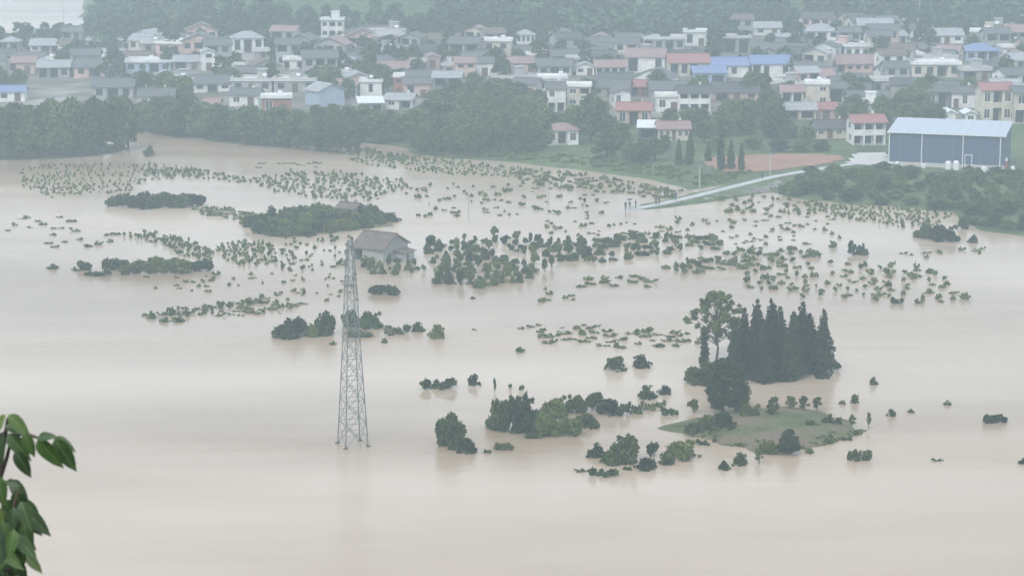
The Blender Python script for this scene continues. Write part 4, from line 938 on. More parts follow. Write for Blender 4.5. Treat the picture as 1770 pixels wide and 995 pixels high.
# near bushes
for a in [(778, 770, 62, 62, 'dome', 'd', 'tall round bush standing alone right of the pylon'), (805, 779, 46, 26, 'dome', 'd', 'low bush at the foot of the tall round bush'),
          (870, 742, 64, 62, 'dome', 'm', 'large light green bush at left of the long thicket'), (906, 745, 66, 66, 'dome', 'd', 'largest dark bush of the long thicket'),
          (940, 750, 58, 44, 'dome', 'm', 'green bush right of the largest thicket bush'), (968, 752, 70, 30, 'flat', 'm', 'long low bush at the front of the thicket'),
          (960, 722, 56, 36, 'dome', 'm', 'mid green bush at the back of the thicket'), (995, 712, 52, 34, 'dome', 'd', 'dark bush at the back right of the thicket'),
          (1015, 736, 54, 26, 'dome', 'd', 'low dark bush at the front right of the thicket'), (1030, 708, 46, 30, 'stem', 'd', 'airy bush at the back end of the thicket'),
          (1052, 715, 46, 30, 'dome', 'd', 'dark bush near the right end of the thicket'), (1075, 718, 36, 22, 'stem', 'm', 'small bush at the right end of the thicket'),
          (922, 757, 30, 12, 'flat', 'o', 'pale low scrub below the thicket'), (1097, 714, 26, 20, 'rag', 'm', 'ragged shrub just right of the thicket'), (1120, 708, 26, 16, 'rag', 'o', 'yellowish shrub right of the thicket'), (1140, 703, 22, 14, 'rag', 'm', 'small shrub between thicket and bare island'), (1156, 717, 26, 16, 'rag', 'm', 'ragged shrub off the left tip of the island'),
          (1030, 788, 40, 26, 'dome', 'd', 'round bush at left of the front bush row'), (1078, 795, 64, 48, 'dome', 'm', 'largest bush of the front bush row'), (1062, 799, 50, 24, 'dome', 'm', 'low green bush below the largest front bush'),
          (1128, 788, 34, 26, 'stem', 'd', 'airy bush in the middle of the front row'), (1116, 809, 42, 22, 'dome', 'd', 'lowest dark bush of the front row'), (1150, 800, 36, 20, 'dome', 'm', 'small green bush in the front row'), (1180, 790, 66, 32, 'dome', 'm', 'wide bush at the right end of the front row'),
          (872, 777, 34, 14, 'flat', 'm', 'small low shrub below the thicket'), (842, 782, 14, 8, 'rag', 'd', 'tiny shrub left of the low shrub below the thicket'), (1046, 822, 44, 16, 'rag', 'd', 'ragged branchy shrub lowest in the open water'), (1004, 815, 20, 7, 'rag', 'd', 'floating twigs left of the lowest ragged shrub'), (1085, 812, 16, 8, 'rag', 'd', 'tiny shrub below the front bush row'),
          (763, 671, 52, 20, 'rag', 'd', 'long ragged shrub upper left of the thicket'), (820, 665, 24, 22, 'dome', 'd', 'small round bush above the thicket'), (855, 677, 10, 26, 'stem', 'd', 'thin upright stem above the thicket'), (881, 673, 12, 12, 'stem', 'd', 'small twig above the thicket'), (903, 675, 14, 12, 'stem', 'd', 'small shrub above the largest thicket bush'), (900, 608, 16, 11, 'dome', 'd', 'tiny round shrub alone in open water'),
          (1065, 638, 42, 26, 'dome', 'm', 'left one of two round bushes in mid water'), (1108, 634, 38, 26, 'dome', 'd', 'right one of two round bushes in mid water'), (1118, 687, 40, 26, 'dome', 'd', 'left one of the bush pair above the island'), (1150, 680, 30, 18, 'dome', 'd', 'right one of the bush pair above the island'),
          (1721, 730, 42, 16, 'flat', 'd', 'flat oval bush alone at far right'), (1540, 718, 18, 14, 'dome', 'd', 'small bush right of the island'), (1575, 712, 16, 8, 'dome', 'd', 'smaller bush further right of the island'), (1638, 699, 16, 10, 'dome', 'd', 'small bush between island and the flat oval bush'), (1510, 664, 16, 16, 'dome', 'd', 'small bush right of the conifers'), (1478, 696, 16, 18, 'dome', 'd', 'taller small bush right of the island back'), (1456, 698, 14, 9, 'dome', 'd', 'low small bush right of the island back'), (1448, 640, 18, 16, 'stem', 'd', 'shrub at the right foot of the conifers'), (1487, 795, 36, 22, 'rag', 'd', 'grey branchy shrub below the island tip'), (1252, 810, 26, 18, 'dome', 'd', 'left one of two bushes below the island'), (1278, 803, 30, 26, 'dome', 'd', 'right one of two bushes below the island'), (1620, 796, 18, 6, 'rag', 'd', 'floating twigs lower right'), (1770, 800, 20, 12, 'dome', 'd', 'bush cut by the right edge'),
          (1205, 660, 56, 28, 'dome', 'd', 'bush left of the dark conifers'), (1420, 652, 34, 18, 'dome', 'd', 'bush at the right foot of the conifer stand'), (1345, 658, 60, 16, 'flat', 'd', 'low scrub at the front foot of the conifers'), (1300, 656, 40, 14, 'flat', 'd', 'low scrub at the left foot of the conifers'),
          (1198, 712, 34, 24, 'stem', 'm', 'shrub at the left tip of the island'), (1225, 748, 52, 36, 'dome', 'm', 'pale green bush on the left of the island'), (1250, 746, 50, 40, 'dome', 'd', 'dark bush beneath the bushy island tree'), (1200, 750, 40, 26, 'dome', 'o', 'yellowish bush on the left shore of the island'), (1296, 726, 46, 30, 'dome', 'm', 'bush on the back shore of the island'), (1328, 782, 44, 26, 'dome', 'm', 'bush left of the round island tree'), (1400, 782, 18, 10, 'dome', 'd', 'small bush right of the round island tree'), (1215, 768, 24, 10, 'rag', 'd', 'low scrub at the front left shore'), (1440, 738, 30, 20, 'rag', 'o', 'dry scrub on the right of the island'), (1480, 750, 22, 10, 'dome', 'd', 'low bush at the right tip of the island'), (1468, 760, 14, 8, 'dome', 'd', 'tiny bush below the right tip'),
          (661, 509, 54, 18, 'flat', 'd', 'flat oval bush below the flooded house'), (1483, 440, 34, 24, 'rag', 'd', 'spiky dark bush alone at right'), (1440, 427, 16, 14, 'dome', 'd', 'small bush left of the spiky dark bush'), (1600, 410, 48, 26, 'dome', 'd', 'left bush off the right bank'), (1630, 415, 60, 28, 'dome', 'd', 'larger bush off the right bank'), (1682, 419, 22, 16, 'dome', 'm', 'small round bush off the right bank'), (1665, 395, 22, 26, 'dome', 'd', 'upright bush at the right bank'),
          (505, 580, 70, 34, 'dome', 'd', 'wide bush left of the pylon'), (488, 581, 44, 22, 'dome', 'm', 'low bush at the left end of the row behind the pylon'), (562, 578, 40, 44, 'dome', 'd', 'upright bush just left of the pylon'), (540, 580, 36, 24, 'dome', 'm', 'small bush between wide and upright bushes'), (608, 564, 46, 32, 'dome', 'd', 'bush directly behind the pylon'), (640, 566, 46, 30, 'dome', 'd', 'bush just right of the pylon'), (684, 577, 40, 16, 'rag', 'o', 'pale ragged shrub right of the pylon'), (722, 572, 28, 18, 'dome', 'd', 'dark bush right of the pale ragged shrub'), (756, 583, 34, 28, 'dome', 'm', 'green bush at the right end of the row behind the pylon'), (620, 582, 46, 14, 'flat', 'o', 'yellowish scrub behind the pylon legs'), (664, 592, 12, 10, 'dome', 'd', 'tiny bush right of the pylon legs'), (576, 595, 14, 8, 'dome', 'd', 'tiny bush left of the pylon legs'),
          (206, 356, 44, 22, 'flat', 'd', 'left bush of the dark islet at upper left'), (248, 358, 64, 28, 'dome', 'd', 'second bush of the dark islet at upper left'), (286, 358, 76, 26, 'flat', 'd', 'third bush of the dark islet at upper left'), (324, 355, 64, 20, 'flat', 'd', 'right bush of the dark islet at upper left'), (258, 270, 20, 22, 'dome', 'd', 'lone bush in the channel right of the grove'),
          (92, 464, 24, 10, 'dome', 'd', 'small bush at the far left of mid water'), (142, 466, 36, 18, 'dome', 'd', 'bush left of the green hedge islet'), (168, 476, 44, 12, 'rag', 'd', 'low scrub below the bush left of the hedge islet'), (200, 466, 50, 20, 'flat', 'd', 'first hedge of the green hedge islet'), (240, 472, 64, 22, 'flat', 'm', 'second hedge of the green hedge islet'), (290, 470, 74, 26, 'flat', 'm', 'third hedge of the green hedge islet'), (335, 468, 70, 18, 'flat', 'd', 'last hedge of the green hedge islet')]: one(*a)
patch([(412, 388), (470, 376), (560, 369), (640, 372), (692, 384), (640, 394), (560, 404), (500, 411), (450, 404)], 58, (28, 46), (16, 25), ['dome', 'flat', 'dome'], 'dm', 'dark bush on the scrub island around the sunken shed', 'bushes of the scrub island', .34)
LB = 'half-drowned orchard shrub '
patch([(245, 546), (300, 538), (380, 526), (460, 514), (480, 522), (400, 536), (330, 548)], 40, (14, 24), (8, 14), ['dome', 'rag', 'stem'], 'ddo', LB + 'in the upper line of the thin islet', 'shrubs of the thin islet')
patch([(380, 540), (470, 528), (530, 524), (530, 530), (440, 544), (380, 548)], 14, (14, 24), (6, 10), ['rag', 'dome'], 'do', LB + 'in the lower line of the thin islet', 'shrubs of the thin islet, lower line')
patch([(245, 546), (300, 552), (315, 557), (285, 556)], 6, (20, 30), (9, 13), ['dome'], 'd', LB + 'at the left tip of the thin islet', 'shrubs at the tip of the thin islet')
# orchard right of the flooded house
patch([(735, 424), (800, 414), (860, 408), (930, 416), (1010, 420), (1010, 442), (930, 444), (860, 434), (740, 440)], 46, (18, 28), (14, 24), ['dome', 'stem', 'stem'], 'dmd', LB + 'in the back rows right of the flooded house', 'shrubs behind right of the flooded house')
patch([(745, 446), (800, 440), (870, 446), (960, 462), (900, 490), (830, 498), (755, 494)], 52, (20, 32), (18, 28), ['dome', 'stem', 'dome'], 'dmm', LB + 'in the dense block right of the flooded house', 'dense orchard block right of the flooded house')
patch([(620, 452), (720, 452), (735, 470), (640, 478)], 18, (16, 24), (14, 20), ['dome', 'stem'], 'dm', LB + 'directly in front of the flooded house', 'shrubs in front of the flooded house')
patch([(930, 428), (1020, 420), (1120, 410), (1240, 412), (1250, 430), (1150, 442), (1060, 452), (980, 456)], 64, (16, 26), (12, 18), ['dome', 'stem', 'flat'], 'dmd', LB + 'in the long dark band mid water', 'long dark orchard band')
patch([(1140, 466), (1220, 444), (1300, 428), (1400, 432), (1420, 446), (1340, 456), (1260, 466), (1190, 476)], 46, (16, 26), (10, 16), ['dome', 'stem', 'flat'], 'dmo', LB + 'in the slanting band right of middle', 'slanting orchard band')
rows([(1280, 462), (1420, 450), (1600, 462), (1690, 510), (1680, 524), (1540, 528), (1400, 518), (1290, 500)], (1, .12), 27, (9, 9.5), (15, 23), (9, 15), ['dome', 'stem', 'rag'], 'mdo', LB + 'in the open rows at right', 'open orchard rows at right', .28, .3)
patch(rect(1000, 1135, 478, 496), 12, (16, 30), (6, 10), ['rag', 'flat', 'dome'], 'd', LB + 'in the short row below the long band', 'short row below the long band')
patch(rect(800, 1000, 500, 526), 6, (12, 20), (7, 10), ['dome', 'rag'], 'd', LB + 'alone in open water below the dense block', 'strays below the dense block')
patch([(930, 580), (1000, 566), (1140, 572), (1230, 580), (1225, 596), (1100, 604), (950, 600)], 40, (14, 26), (6, 13), ['rag', 'rag', 'dome'], 'dmo', LB + 'in the broken line above the two round bushes', 'broken line above the two round bushes')
patch(rect(820, 1060, 560, 580), 9, (12, 20), (3, 6), ['rag'], 'd', LB + 'barely above water in mid stream', 'strays in mid stream')
# middle left
patch([(372, 424), (420, 418), (478, 426), (478, 456), (420, 462), (380, 448)], 60, (9, 16), (8, 13), ['dome', 'stem'], 'dd', LB + 'in the clump above the hedge islet', 'clump above the hedge islet')
patch([(205, 408), (260, 404), (330, 418), (372, 440), (360, 452), (300, 440), (290, 424)], 52, (10, 18), (8, 14), ['dome', 'stem'], 'dd', LB + 'in the curved line above the hedge islet', 'curved line above the hedge islet')
patch(rect(60, 205, 404, 428), 10, (14, 26), (6, 10), ['dome', 'rag'], 'd', LB + 'in the loose line at far left', 'loose line at far left')
patch(rect(0, 130, 376, 402), 9, (10, 22), (4, 8), ['rag'], 'd', LB + 'near the left edge', 'strays near the left edge')
patch(rect(480, 612, 410, 470), 46, (9, 17), (6, 11), ['dome', 'stem'], 'dd', LB + 'left of the flooded house', 'shrubs left of the flooded house')
patch(rect(470, 620, 472, 520), 26, (8, 14), (5, 8), ['rag', 'dome'], 'dd', LB + 'below left of the flooded house', 'shrubs below left of the flooded house')
patch(rect(240, 470, 474, 508), 18, (9, 16), (5, 9), ['rag', 'dome'], 'd', LB + 'above the thin islet', 'strays above the thin islet')
# upper left rows
rows([(36, 288), (120, 284), (240, 282), (330, 292), (340, 302), (250, 318), (170, 326), (60, 338), (30, 318)], (.55, -1), 6.5, (9.5, 0), (6, 9), (6, 10), ['stem', 'dome'], 'omo', LB + 'in the olive rows at upper left', 'olive rows at upper left', .25, .3)
patch([(50, 326), (240, 318), (230, 332), (90, 342)], 40, (7, 13), (5, 8), ['dome', 'stem'], 'do', LB + 'along the front of the olive rows', 'front of the olive rows')
patch([(240, 290), (340, 294), (440, 312), (440, 318), (330, 308), (250, 304)], 44, (8, 14), (6, 11), ['dome', 'stem'], 'dd', LB + 'in the chain right of the olive rows', 'chain right of the olive rows')
rows([(430, 310), (500, 298), (600, 300), (700, 314), (715, 326), (640, 350), (560, 346), (470, 332)], (1, .1), 10, (5, 4.6), (8, 13), (6, 10), ['dome', 'stem'], 'odd', LB + 'in the patch above the sunken shed', 'patch above the sunken shed', .2, .35)
patch([(332, 356), (420, 366), (470, 378), (430, 384), (340, 370)], 24, (12, 20), (7, 11), ['dome', 'rag'], 'do', LB + 'in the chain leading to the shed island', 'chain leading to the shed island')
patch(rect(440, 550, 282, 292), 8, (14, 26), (3, 5), ['rag'], 'o', LB + 'low in the upper channel', 'strays in the upper channel')
rows([(590, 276), (700, 268), (820, 282), (940, 296), (900, 308), (780, 304), (660, 290)], (1, -.55), 8.5, (8.5, 2.2), (8, 12), (6, 9), ['dome', 'stem'], 'dmd', LB + 'in the slanting rows along the far shore', 'slanting rows along the far shore', .12, .25)
patch([(540, 262), (600, 268), (700, 280), (700, 272), (620, 258)], 26, (14, 24), (8, 14), ['dome', 'stem'], 'dmd', LB + 'on the spit below the middle shore trees', 'shrubs on the far spit')
patch([(880, 294), (980, 300), (1080, 314), (1180, 330), (1160, 344), (1060, 336), (900, 318)], 70, (12, 22), (7, 12), ['dome', 'flat', 'stem'], 'dod', LB + 'along the far shore left of the lane', 'far shore left of the lane')
patch(rect(700, 1060, 318, 376), 66, (9, 17), (5, 10), ['dome', 'rag', 'stem'], 'dd', LB + 'scattered left of the wading people', 'scattered left of the wading people')
patch(rect(940, 1260, 378, 412), 34, (8, 16), (5, 9), ['dome', 'rag'], 'dd', LB + 'scattered below the wading people', 'scattered below the wading people')
patch([(1240, 342), (1330, 340), (1430, 352), (1420, 372), (1260, 376)], 34, (11, 20), (7, 12), ['dome', 'stem'], 'dm', LB + 'below the lane embankment', 'below the lane embankment')
rows([(1380, 350), (1480, 356), (1600, 364), (1650, 372), (1620, 388), (1560, 394), (1440, 376)], (1, .55), 8.5, (11, 0), (8, 12), (7, 11), ['stem', 'dome'], 'odm', LB + 'in the rows along the right bank', 'rows along the right bank', .2, .3)
patch(rect(1260, 1460, 372, 424), 34, (9, 18), (5, 9), ['dome', 'rag'], 'dd', LB + 'scattered off the right bank', 'scattered off the right bank')
patch([(720, 268), (860, 272), (1000, 284), (1180, 314), (1200, 296), (1100, 284), (1000, 270), (860, 262), (740, 258)], 70, (14, 28), (6, 11), ['dome', 'flat', 'flat'], 'mdm', 'low hedge shrub on the grassy far shore', 'hedge shrubs on the grassy far shore')
patch([(1210, 300), (1300, 298), (1240, 318), (1200, 322)], 14, (14, 24), (6, 11), ['dome', 'flat'], 'dm', 'low hedge shrub on the verge left of the lane', 'hedge shrubs left of the lane')
for k_, ring in enumerate(([(1152, 734), (1205, 752), (1235, 764), (1310, 780), (1310, 772), (1240, 756), (1190, 740)], [(1310, 781), (1385, 778), (1440, 765), (1498, 747), (1490, 742), (1430, 756), (1380, 770)])):
    patch(ring, 30, (14, 26), (7, 13), ['rag', 'flat', 'dome'], 'omd', 'low scrub bush ' + ('along the front left shore of the island', 'along the front right shore of the island')[k_], ('scrub on the front left shore of the island', 'scrub on the front right shore of the island')[k_])
patch([(1220, 735), (1330, 726), (1430, 730), (1400, 755), (1300, 768), (1240, 750)], 30, (16, 34), (5, 9), ['flat', 'rag'], 'om', 'low scrub bush on the open middle of the island', 'low scrub on the open middle of the island')
patch(rect(1560, 1700, 430, 446), 8, (12, 18), (5, 8), ['rag', 'dome'], 'd', LB + 'right of the spiky dark bush', 'strays right of the spiky bush')

S.sort(key=lambda e: -(e[2] * e[3] + (60 if e[7] is None else 0)))
NIND = 298; mass = {}
for g_ in {e[7] for e in S[:NIND] if e[7]}:
    idx = sorted([i for i, e in enumerate(S[:NIND]) if e[7] == g_], key=lambda i: S[i][0]); mixed = any(e[7] == g_ for e in S[NIND:])
    for k, i in enumerate(idx):
        e = list(S[i]); hd, tl = (e[6].split(' shrub ', 1) if ' shrub ' in e[6] else e[6].split(' bush ', 1)); e[6] = '%s %s, %s from left %s' % (('larger drowned orchard' if mixed else hd), 'shrub' if ' shrub ' in e[6] else 'bush', ordinal(k), tl); S[i] = tuple(e)
for i, (x, y, w, h, kind, mt, label, group) in enumerate(S):
    if y < 530 and group and mt == 'd' and rnd.random() < (.7 if y < 350 else .5): mt = 'm'
    p = T(x, y); s = ppm(p); v = rnd.randrange(5); a = rnd.uniform(-.25, .25) + (math.pi if rnd.random() < .5 else 0) if kind in ('flat', 'rag') else rnd.random() * 6.28
    wm, hm = w / s / 2 * ((1.12 if kind == 'dome' else 1.05) if group is None else .98), h / s * (.9 if kind == 'dome' and group is None else 1) * (1.0 if group is None else (rnd.choice((.5, .65, .8, .95)) if 'scrub island' not in group else .9))
    wy = wm * (rnd.uniform(.6, 1.1) if group else rnd.uniform(.85, 1.05)); tl = rnd.uniform(-.22, .22) if group else rnd.uniform(-.05, .05)
    if i < NIND:
        lod = 'big' if w * h > 1100 else 'mid' if w * h > 200 else 'small'
        o = link(bpy.data.objects.new('drowned_shrub' if p[2] < .1 else 'shrub', shrub_mesh(kind, v, lod, mt)))
        o.location = (p[0], p[1], p[2] - .08); o.rotation_euler = (tl * .5, tl, a); o.scale = (wm, wy, hm); tag(o, label, 'shrub', group)
    else:
        V, mi = SHR[kind, v, 'small']; c, s_ = math.cos(a), math.sin(a); q = V * (wm, wy, hm); q[:, 2] = np.maximum(q[:, 2] + q[:, 0] * tl, -.1)
        q = np.stack([q[:, 0] * c - q[:, 1] * s_ + p[0], q[:, 0] * s_ + q[:, 1] * c + p[1], q[:, 2] + p[2] - .08], 1)
        mass.setdefault(mt, []).append(q[:110 * 4])
cat_ = [q for mt in 'dmo' for q in mass.get(mt, [])]; mi = np.concatenate([np.full(sum(len(q) for q in mass.get(mt, [])) // 4, k) for k, mt in enumerate('dmo')])
me = mesh_np('distant_orchard_shrubs', np.concatenate(cat_), 4, ['leaf_dark', 'leaf_mid', 'leaf_olive'], mi)
tag(link(bpy.data.objects.new('distant_orchard_shrubs', me)), 'countless small orchard shrubs standing in the far flood water', 'shrubs', None, 'stuff')
print('shrubs', len(S))

# ------------------------------------------------------------------ utility poles
def pole(px, py, hpx, label, arms=1):
    p = T(px, py); s = ppm(p); h = hpx / s; o = empty('utility_pole', p, rnd.uniform(-.4, .4)); tag(o, label, 'pole', 'utility poles')
    b_ = MB(); b_.bar((0, 0, -1), (0, 0, h), .15, 8, .10); b_.build('shaft', 'pole_concrete', o)
    for k in range(arms):
        b_ = MB(); z = h - .4 - .7 * k; b_.box(-.8, .8, -.18, -.10, z, z + .1); a_ = b_.build('crossarm', 'galvanised', o)
        for x_ in (-.7, 0.3, .7): i_ = MB(); i_.bar((x_, -.14, z + .1), (x_, -.14, z + .3), .05, 6); i_.build('insulator', 'insulator', a_)
pole(810, 381, 50, 'thin grey utility pole standing in the flood above the dense orchard', 0)
pole(1209, 331, 46, 'pale utility pole beside the lower end of the lane')
pole(1331, 303, 40, 'pale utility pole beside the red soil field')
pole(1588, 52, 70, 'tall pole high on the right hillside', 2)
pole(110, 44, 46, 'thin pole at the top left before the river')
pole(948, 356, 26, 'short pole in the flood left of the wading people', 0)

# ------------------------------------------------------------------ people on the lane
m, nt, b = new_mat('clothes')
tc = nt.nodes.new('ShaderNodeTexCoord'); sp = nt.nodes.new('ShaderNodeSeparateXYZ'); nt.links.new(tc.outputs['Object'], sp.inputs[0])
cr = ramp(nt, [(0.0, (.03, .03, .035)), (.05, (.035, .04, .06)), (.535, (.07, .08, .12)), (.86, (.36, .24, .17)), (.945, (.015, .013, .012))]); cr.color_ramp.interpolation = 'CONSTANT'
dv = nt.nodes.new('ShaderNodeMath'); dv.operation = 'DIVIDE'; dv.inputs[1].default_value = 1.72
nt.links.new(sp.outputs[2], dv.inputs[0]); nt.links.new(dv.outputs[0], cr.inputs[0]); nt.links.new(cr.outputs[0], b.inputs['Base Color']); b.inputs['Roughness'].default_value = .9
def person_mesh(seed, arm):
    rg = random.Random(seed); J = {}; st = rg.uniform(.08, .16)
    J['pelvis'] = (0, 0, .93); J['waist'] = (0, .01, 1.10); J['chest'] = (0, .015, 1.32); J['neck'] = (0, .0, 1.47); J['head'] = (0, -.02, 1.57); J['top'] = (0, -.015, 1.66)
    for sg, n_ in ((-1, 'l'), (1, 'r')):
        J['hip' + n_] = (sg * .10, 0, .88); J['knee' + n_] = (sg * .11, -.03 + sg * st * .4, .48); J['ank' + n_] = (sg * .11, sg * st, .08); J['toe' + n_] = (sg * .12, sg * st - .16, .035)
        J['sh' + n_] = (sg * .19, .01, 1.40)
        if arm and sg > 0: J['el' + n_] = (sg * .27, -.10, 1.16); J['wr' + n_] = (sg * .20, -.30, 1.28); J['ha' + n_] = (sg * .18, -.36, 1.34)
        else: J['el' + n_] = (sg * .25, .02, 1.12); J['wr' + n_] = (sg * .24, -.06, .88); J['ha' + n_] = (sg * .235, -.08, .79)
    ks = list(J); E = [('pelvis', 'waist'), ('waist', 'chest'), ('chest', 'neck'), ('neck', 'head'), ('head', 'top')]
    for n_ in 'lr': E += [('pelvis', 'hip' + n_), ('hip' + n_, 'knee' + n_), ('knee' + n_, 'ank' + n_), ('ank' + n_, 'toe' + n_), ('chest', 'sh' + n_), ('sh' + n_, 'el' + n_), ('el' + n_, 'wr' + n_), ('wr' + n_, 'ha' + n_)]
    R = {'pelvis': .135, 'waist': .125, 'chest': .15, 'neck': .058, 'head': .105, 'top': .085, 'hip': .095, 'knee': .066, 'ank': .048, 'toe': .04, 'sh': .075, 'el': .048, 'wr': .036, 'ha': .042}
    me = bpy.data.meshes.new('person'); me.from_pydata([J[k] for k in ks], [(ks.index(a), ks.index(c)) for a, c in E], [])
    o = bpy.data.objects.new('person_rig', me); COL.objects.link(o); sm = o.modifiers.new('skin', 'SKIN')
    for k, v in zip(ks, me.skin_vertices[0].data):
        r_ = R.get(k) or R[k[:-1]]; v.radius = (r_ * (1.15 if k in ('chest', 'waist', 'pelvis') else 1), r_ * (.8 if k in ('chest', 'waist', 'pelvis') else 1)); v.use_root = k == 'pelvis'
    o.modifiers.new('sub', 'SUBSURF').levels = 1
    dg = bpy.context.evaluated_depsgraph_get(); res = bpy.data.meshes.new_from_object(o.evaluated_get(dg)); bpy.data.objects.remove(o)
    res.materials.clear(); res.materials.append(MATS['clothes']); res.polygons.foreach_set('use_smooth', np.ones(len(res.polygons), bool)); return res
PM = [person_mesh(1, False), person_mesh(2, True)]
for i, (x, y, k, rz, sc_, lb) in enumerate([(1081, 364.2, 0, .5, 1.0, 'person in dark clothes at the water edge, first on the lane'), (1088.5, 363.2, 1, 2.6, 1.0, 'person in dark clothes holding a dark umbrella on the lane'), (1098.5, 361.2, 0, 1.2, 1.05, 'person in dark clothes standing right of the umbrella'),
        (1134.5, 354.5, 0, -.6, .98, 'person in dark clothes, left of the pair mid lane'), (1139.5, 353.6, 1, 2.2, 1.0, 'person in dark clothes, right of the pair mid lane'), (1168, 347.5, 0, .2, 1.02, 'person in dark clothes standing alone further up the lane'), (1318, 311, 0, 1.0, 1.0, 'person in dark clothes far up the lane near the soil field')]):
    p = None
    best = None
    for t in np.linspace(0, 1, 400):                           # stand on the lane surface below that pixel
        q = t * (len(ROAD) - 1); a = int(min(q, len(ROAD) - 2)); r_ = ROAD[a] + (ROAD[a + 1] - ROAD[a]) * (q - a); u = to_px(r_)
        if best is None or abs(u[0] - x) < best[0]: best = (abs(u[0] - x), r_)
    p = best[1]; o = link(bpy.data.objects.new('person', PM[k])); o.location = (p[0], p[1], p[2] - .01); o.rotation_euler = (0, 0, rz); o.scale = (sc_,) * 3
    tag(o, lb, 'person', 'people on the flooded lane')
    if i == 1:
        um = empty('umbrella', (p[0] + .18 * math.cos(rz) + .36 * math.sin(rz), p[1] + .18 * math.sin(rz) - .36 * math.cos(rz), p[2] + 1.30)); tag(um, 'dark open umbrella held by a person on the lane', 'umbrella')
        sh = MB(); sh.bar((0, 0, -.1), (0, 0, .75), .015, 6); sh.build('shaft', 'galvanised', um)
        cn = MB(); n_ = 8; rs = [(.5, .60), (.62, .48), (.70, .28), (.74, .04)]
        cn.poly([(math.cos(t) * r_, math.sin(t) * r_, z) for z, r_ in rs for t in np.linspace(0, 2 * math.pi, n_, endpoint=False)], [(j + n_ * k_, (j + 1) % n_ + n_ * k_, (j + 1) % n_ + n_ * (k_ + 1), j + n_ * (k_ + 1)) for k_ in range(3) for j in range(n_)] + [tuple(range(n_ * 3, n_ * 4))])
        cn.build('canopy', 'umbrella_cloth', um)

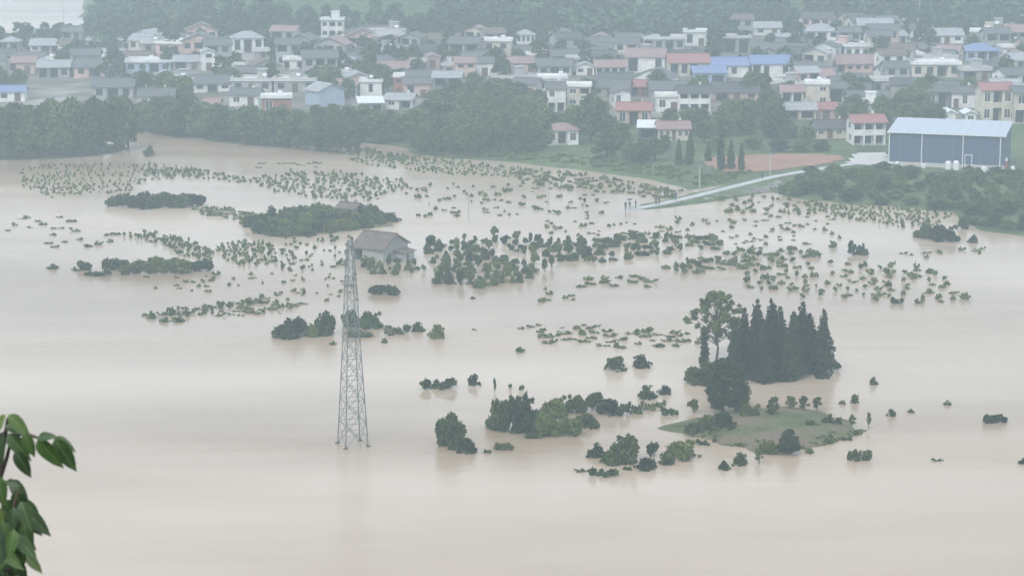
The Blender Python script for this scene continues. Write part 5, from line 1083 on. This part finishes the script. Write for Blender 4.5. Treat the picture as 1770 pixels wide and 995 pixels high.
# ------------------------------------------------------------------ broad-leaved shrub close to the camera, lower left
def leaf_me():
    V, Fc = [], []; n_ = 9
    for i in range(n_ + 1):
        t = i / n_; w = .225 * math.sin(math.pi * t ** .72) ** .85 * (1 - t * .12) if 0 < t < 1 else 0.0
        if t > .8: w *= (1 - (t - .8) / .2 * .45)
        z = -.30 * t * t
        for u in (-1, -.5, 0, .5, 1): V.append((u * w, t, z + .16 * abs(u) * w * 1.4 + .02 * math.sin(9 * t) * abs(u)))
    for i in range(n_):
        for k in range(4): a = 5 * i + k; Fc.append((a, a + 1, a + 6, a + 5))
    me = bpy.data.meshes.new('leaf'); me.from_pydata(V, [], Fc); me.materials.append(MATS['broad_leaf']); me.update()
    me.polygons.foreach_set('use_smooth', np.ones(len(Fc), bool)); return me
LEAF = leaf_me()
def near_plant():
    Y0 = 9.0; foot = np.array((-2.15, Y0, 67.2 - .375 * Y0 - .1)); root = empty('broadleaf_shrub', foot)
    tag(root, 'dark green broad-leaved shrub close by in the lower left corner', 'shrub')
    loc = lambda px, py, dy=0.0: at_y(px, py, Y0 + dy) - foot
    pr = random.Random(17)
    # stems
    tip_sets = [[(-60, 1160), (-30, 980), (-8, 850), (14, 722)], [(-8, 850), (12, 790), (20, 755)], [(20, 755), (40, 748), (66, 756), (96, 756)], [(-30, 980), (10, 930), (30, 850)], [(-30, 980), (25, 985), (48, 930)], [(-60, 1160), (0, 1090), (40, 1010)], [(-8, 850), (8, 835), (20, 828)]]
    for k, st in enumerate(tip_sets):
        mb = MB(); pts = [loc(x, y, .10 * math.sin(j + k)) if not (k == 0 and j == 0) else np.array((0, 0, -.2)) for j, (x, y) in enumerate(st)]
        r0 = .028 if k == 0 else .011
        for j in range(len(pts) - 1): mb.bar(pts[j], pts[j + 1], r0 * (1 - .25 * j), 6, r0 * (1 - .25 * (j + 1)))
        mb.build('stem', 'bark', root)
    L = [((10, 716), (-12, 748)), ((14, 716), (54, 754)), ((14, 748), (50, 796)), ((26, 778), (54, 826)), ((66, 756), (104, 814)), ((94, 757), (131, 816)), ((94, 756), (128, 776)), ((66, 756), (92, 750)), ((8, 735), (36, 745)), ((40, 748), (62, 790)), ((6, 745), (-8, 800)),
         ((-5, 822), (10, 876)), ((20, 828), (46, 872)), ((6, 830), (-14, 868)), ((26, 846), (44, 905)), ((5, 862), (40, 916)), ((-4, 880), (22, 940)), ((30, 860), (56, 900)), ((10, 832), (34, 838))]
    for k in range(120):
        x = pr.uniform(-40, 44); y = pr.uniform(862, 1060); a = pr.uniform(-.5, .9); l = pr.uniform(44, 66); L.append(((x, y), (x + math.sin(a) * l, y + math.cos(a) * l)))
    for k, ((ax_, ay), (bx, by)) in enumerate(L):
        dy = pr.uniform(-.12, .12) if k < 19 else pr.uniform(-.35, .35)
        a = Vector(loc(ax_, ay, dy)); c = Vector(loc(bx, by, dy - pr.uniform(.0, .07))); d = c - a; ln = d.length
        y_ = d.normalized(); x_ = y_.cross(Vector((pr.uniform(-.5, .5), -.75, .65 + pr.uniform(-.3, .3)))).normalized(); z_ = x_.cross(y_)
        o = link(bpy.data.objects.new('leaf', LEAF), root)
        o.matrix_local = Matrix.Translation(a) @ Matrix((x_, y_, z_)).transposed().to_4x4() @ Matrix.Scale(ln * (1.02 if k < 19 else .95), 4)
near_plant()

# ------------------------------------------------------------------ haze: even pale air round everything
def haze():
    m = bpy.data.materials.new('haze_air'); m.use_nodes = True; nt = m.node_tree; nt.nodes.clear()
    v = nt.nodes.new('ShaderNodeVolumePrincipled'); v.inputs['Color'].default_value = (.78, .92, 1.0, 1); v.inputs['Density'].default_value = HAZE; v.inputs['Anisotropy'].default_value = .1
    o_ = nt.nodes.new('ShaderNodeOutputMaterial'); nt.links.new(v.outputs[0], o_.inputs['Volume']); MATS['haze_air'] = m
    b_ = MB(); b_.box(-660, 660, -60, 1580, -3.0, 76.0); o = b_.build('haze', 'haze_air'); tag(o, 'pale even rain haze over the whole valley', 'haze', None, 'stuff')
haze()
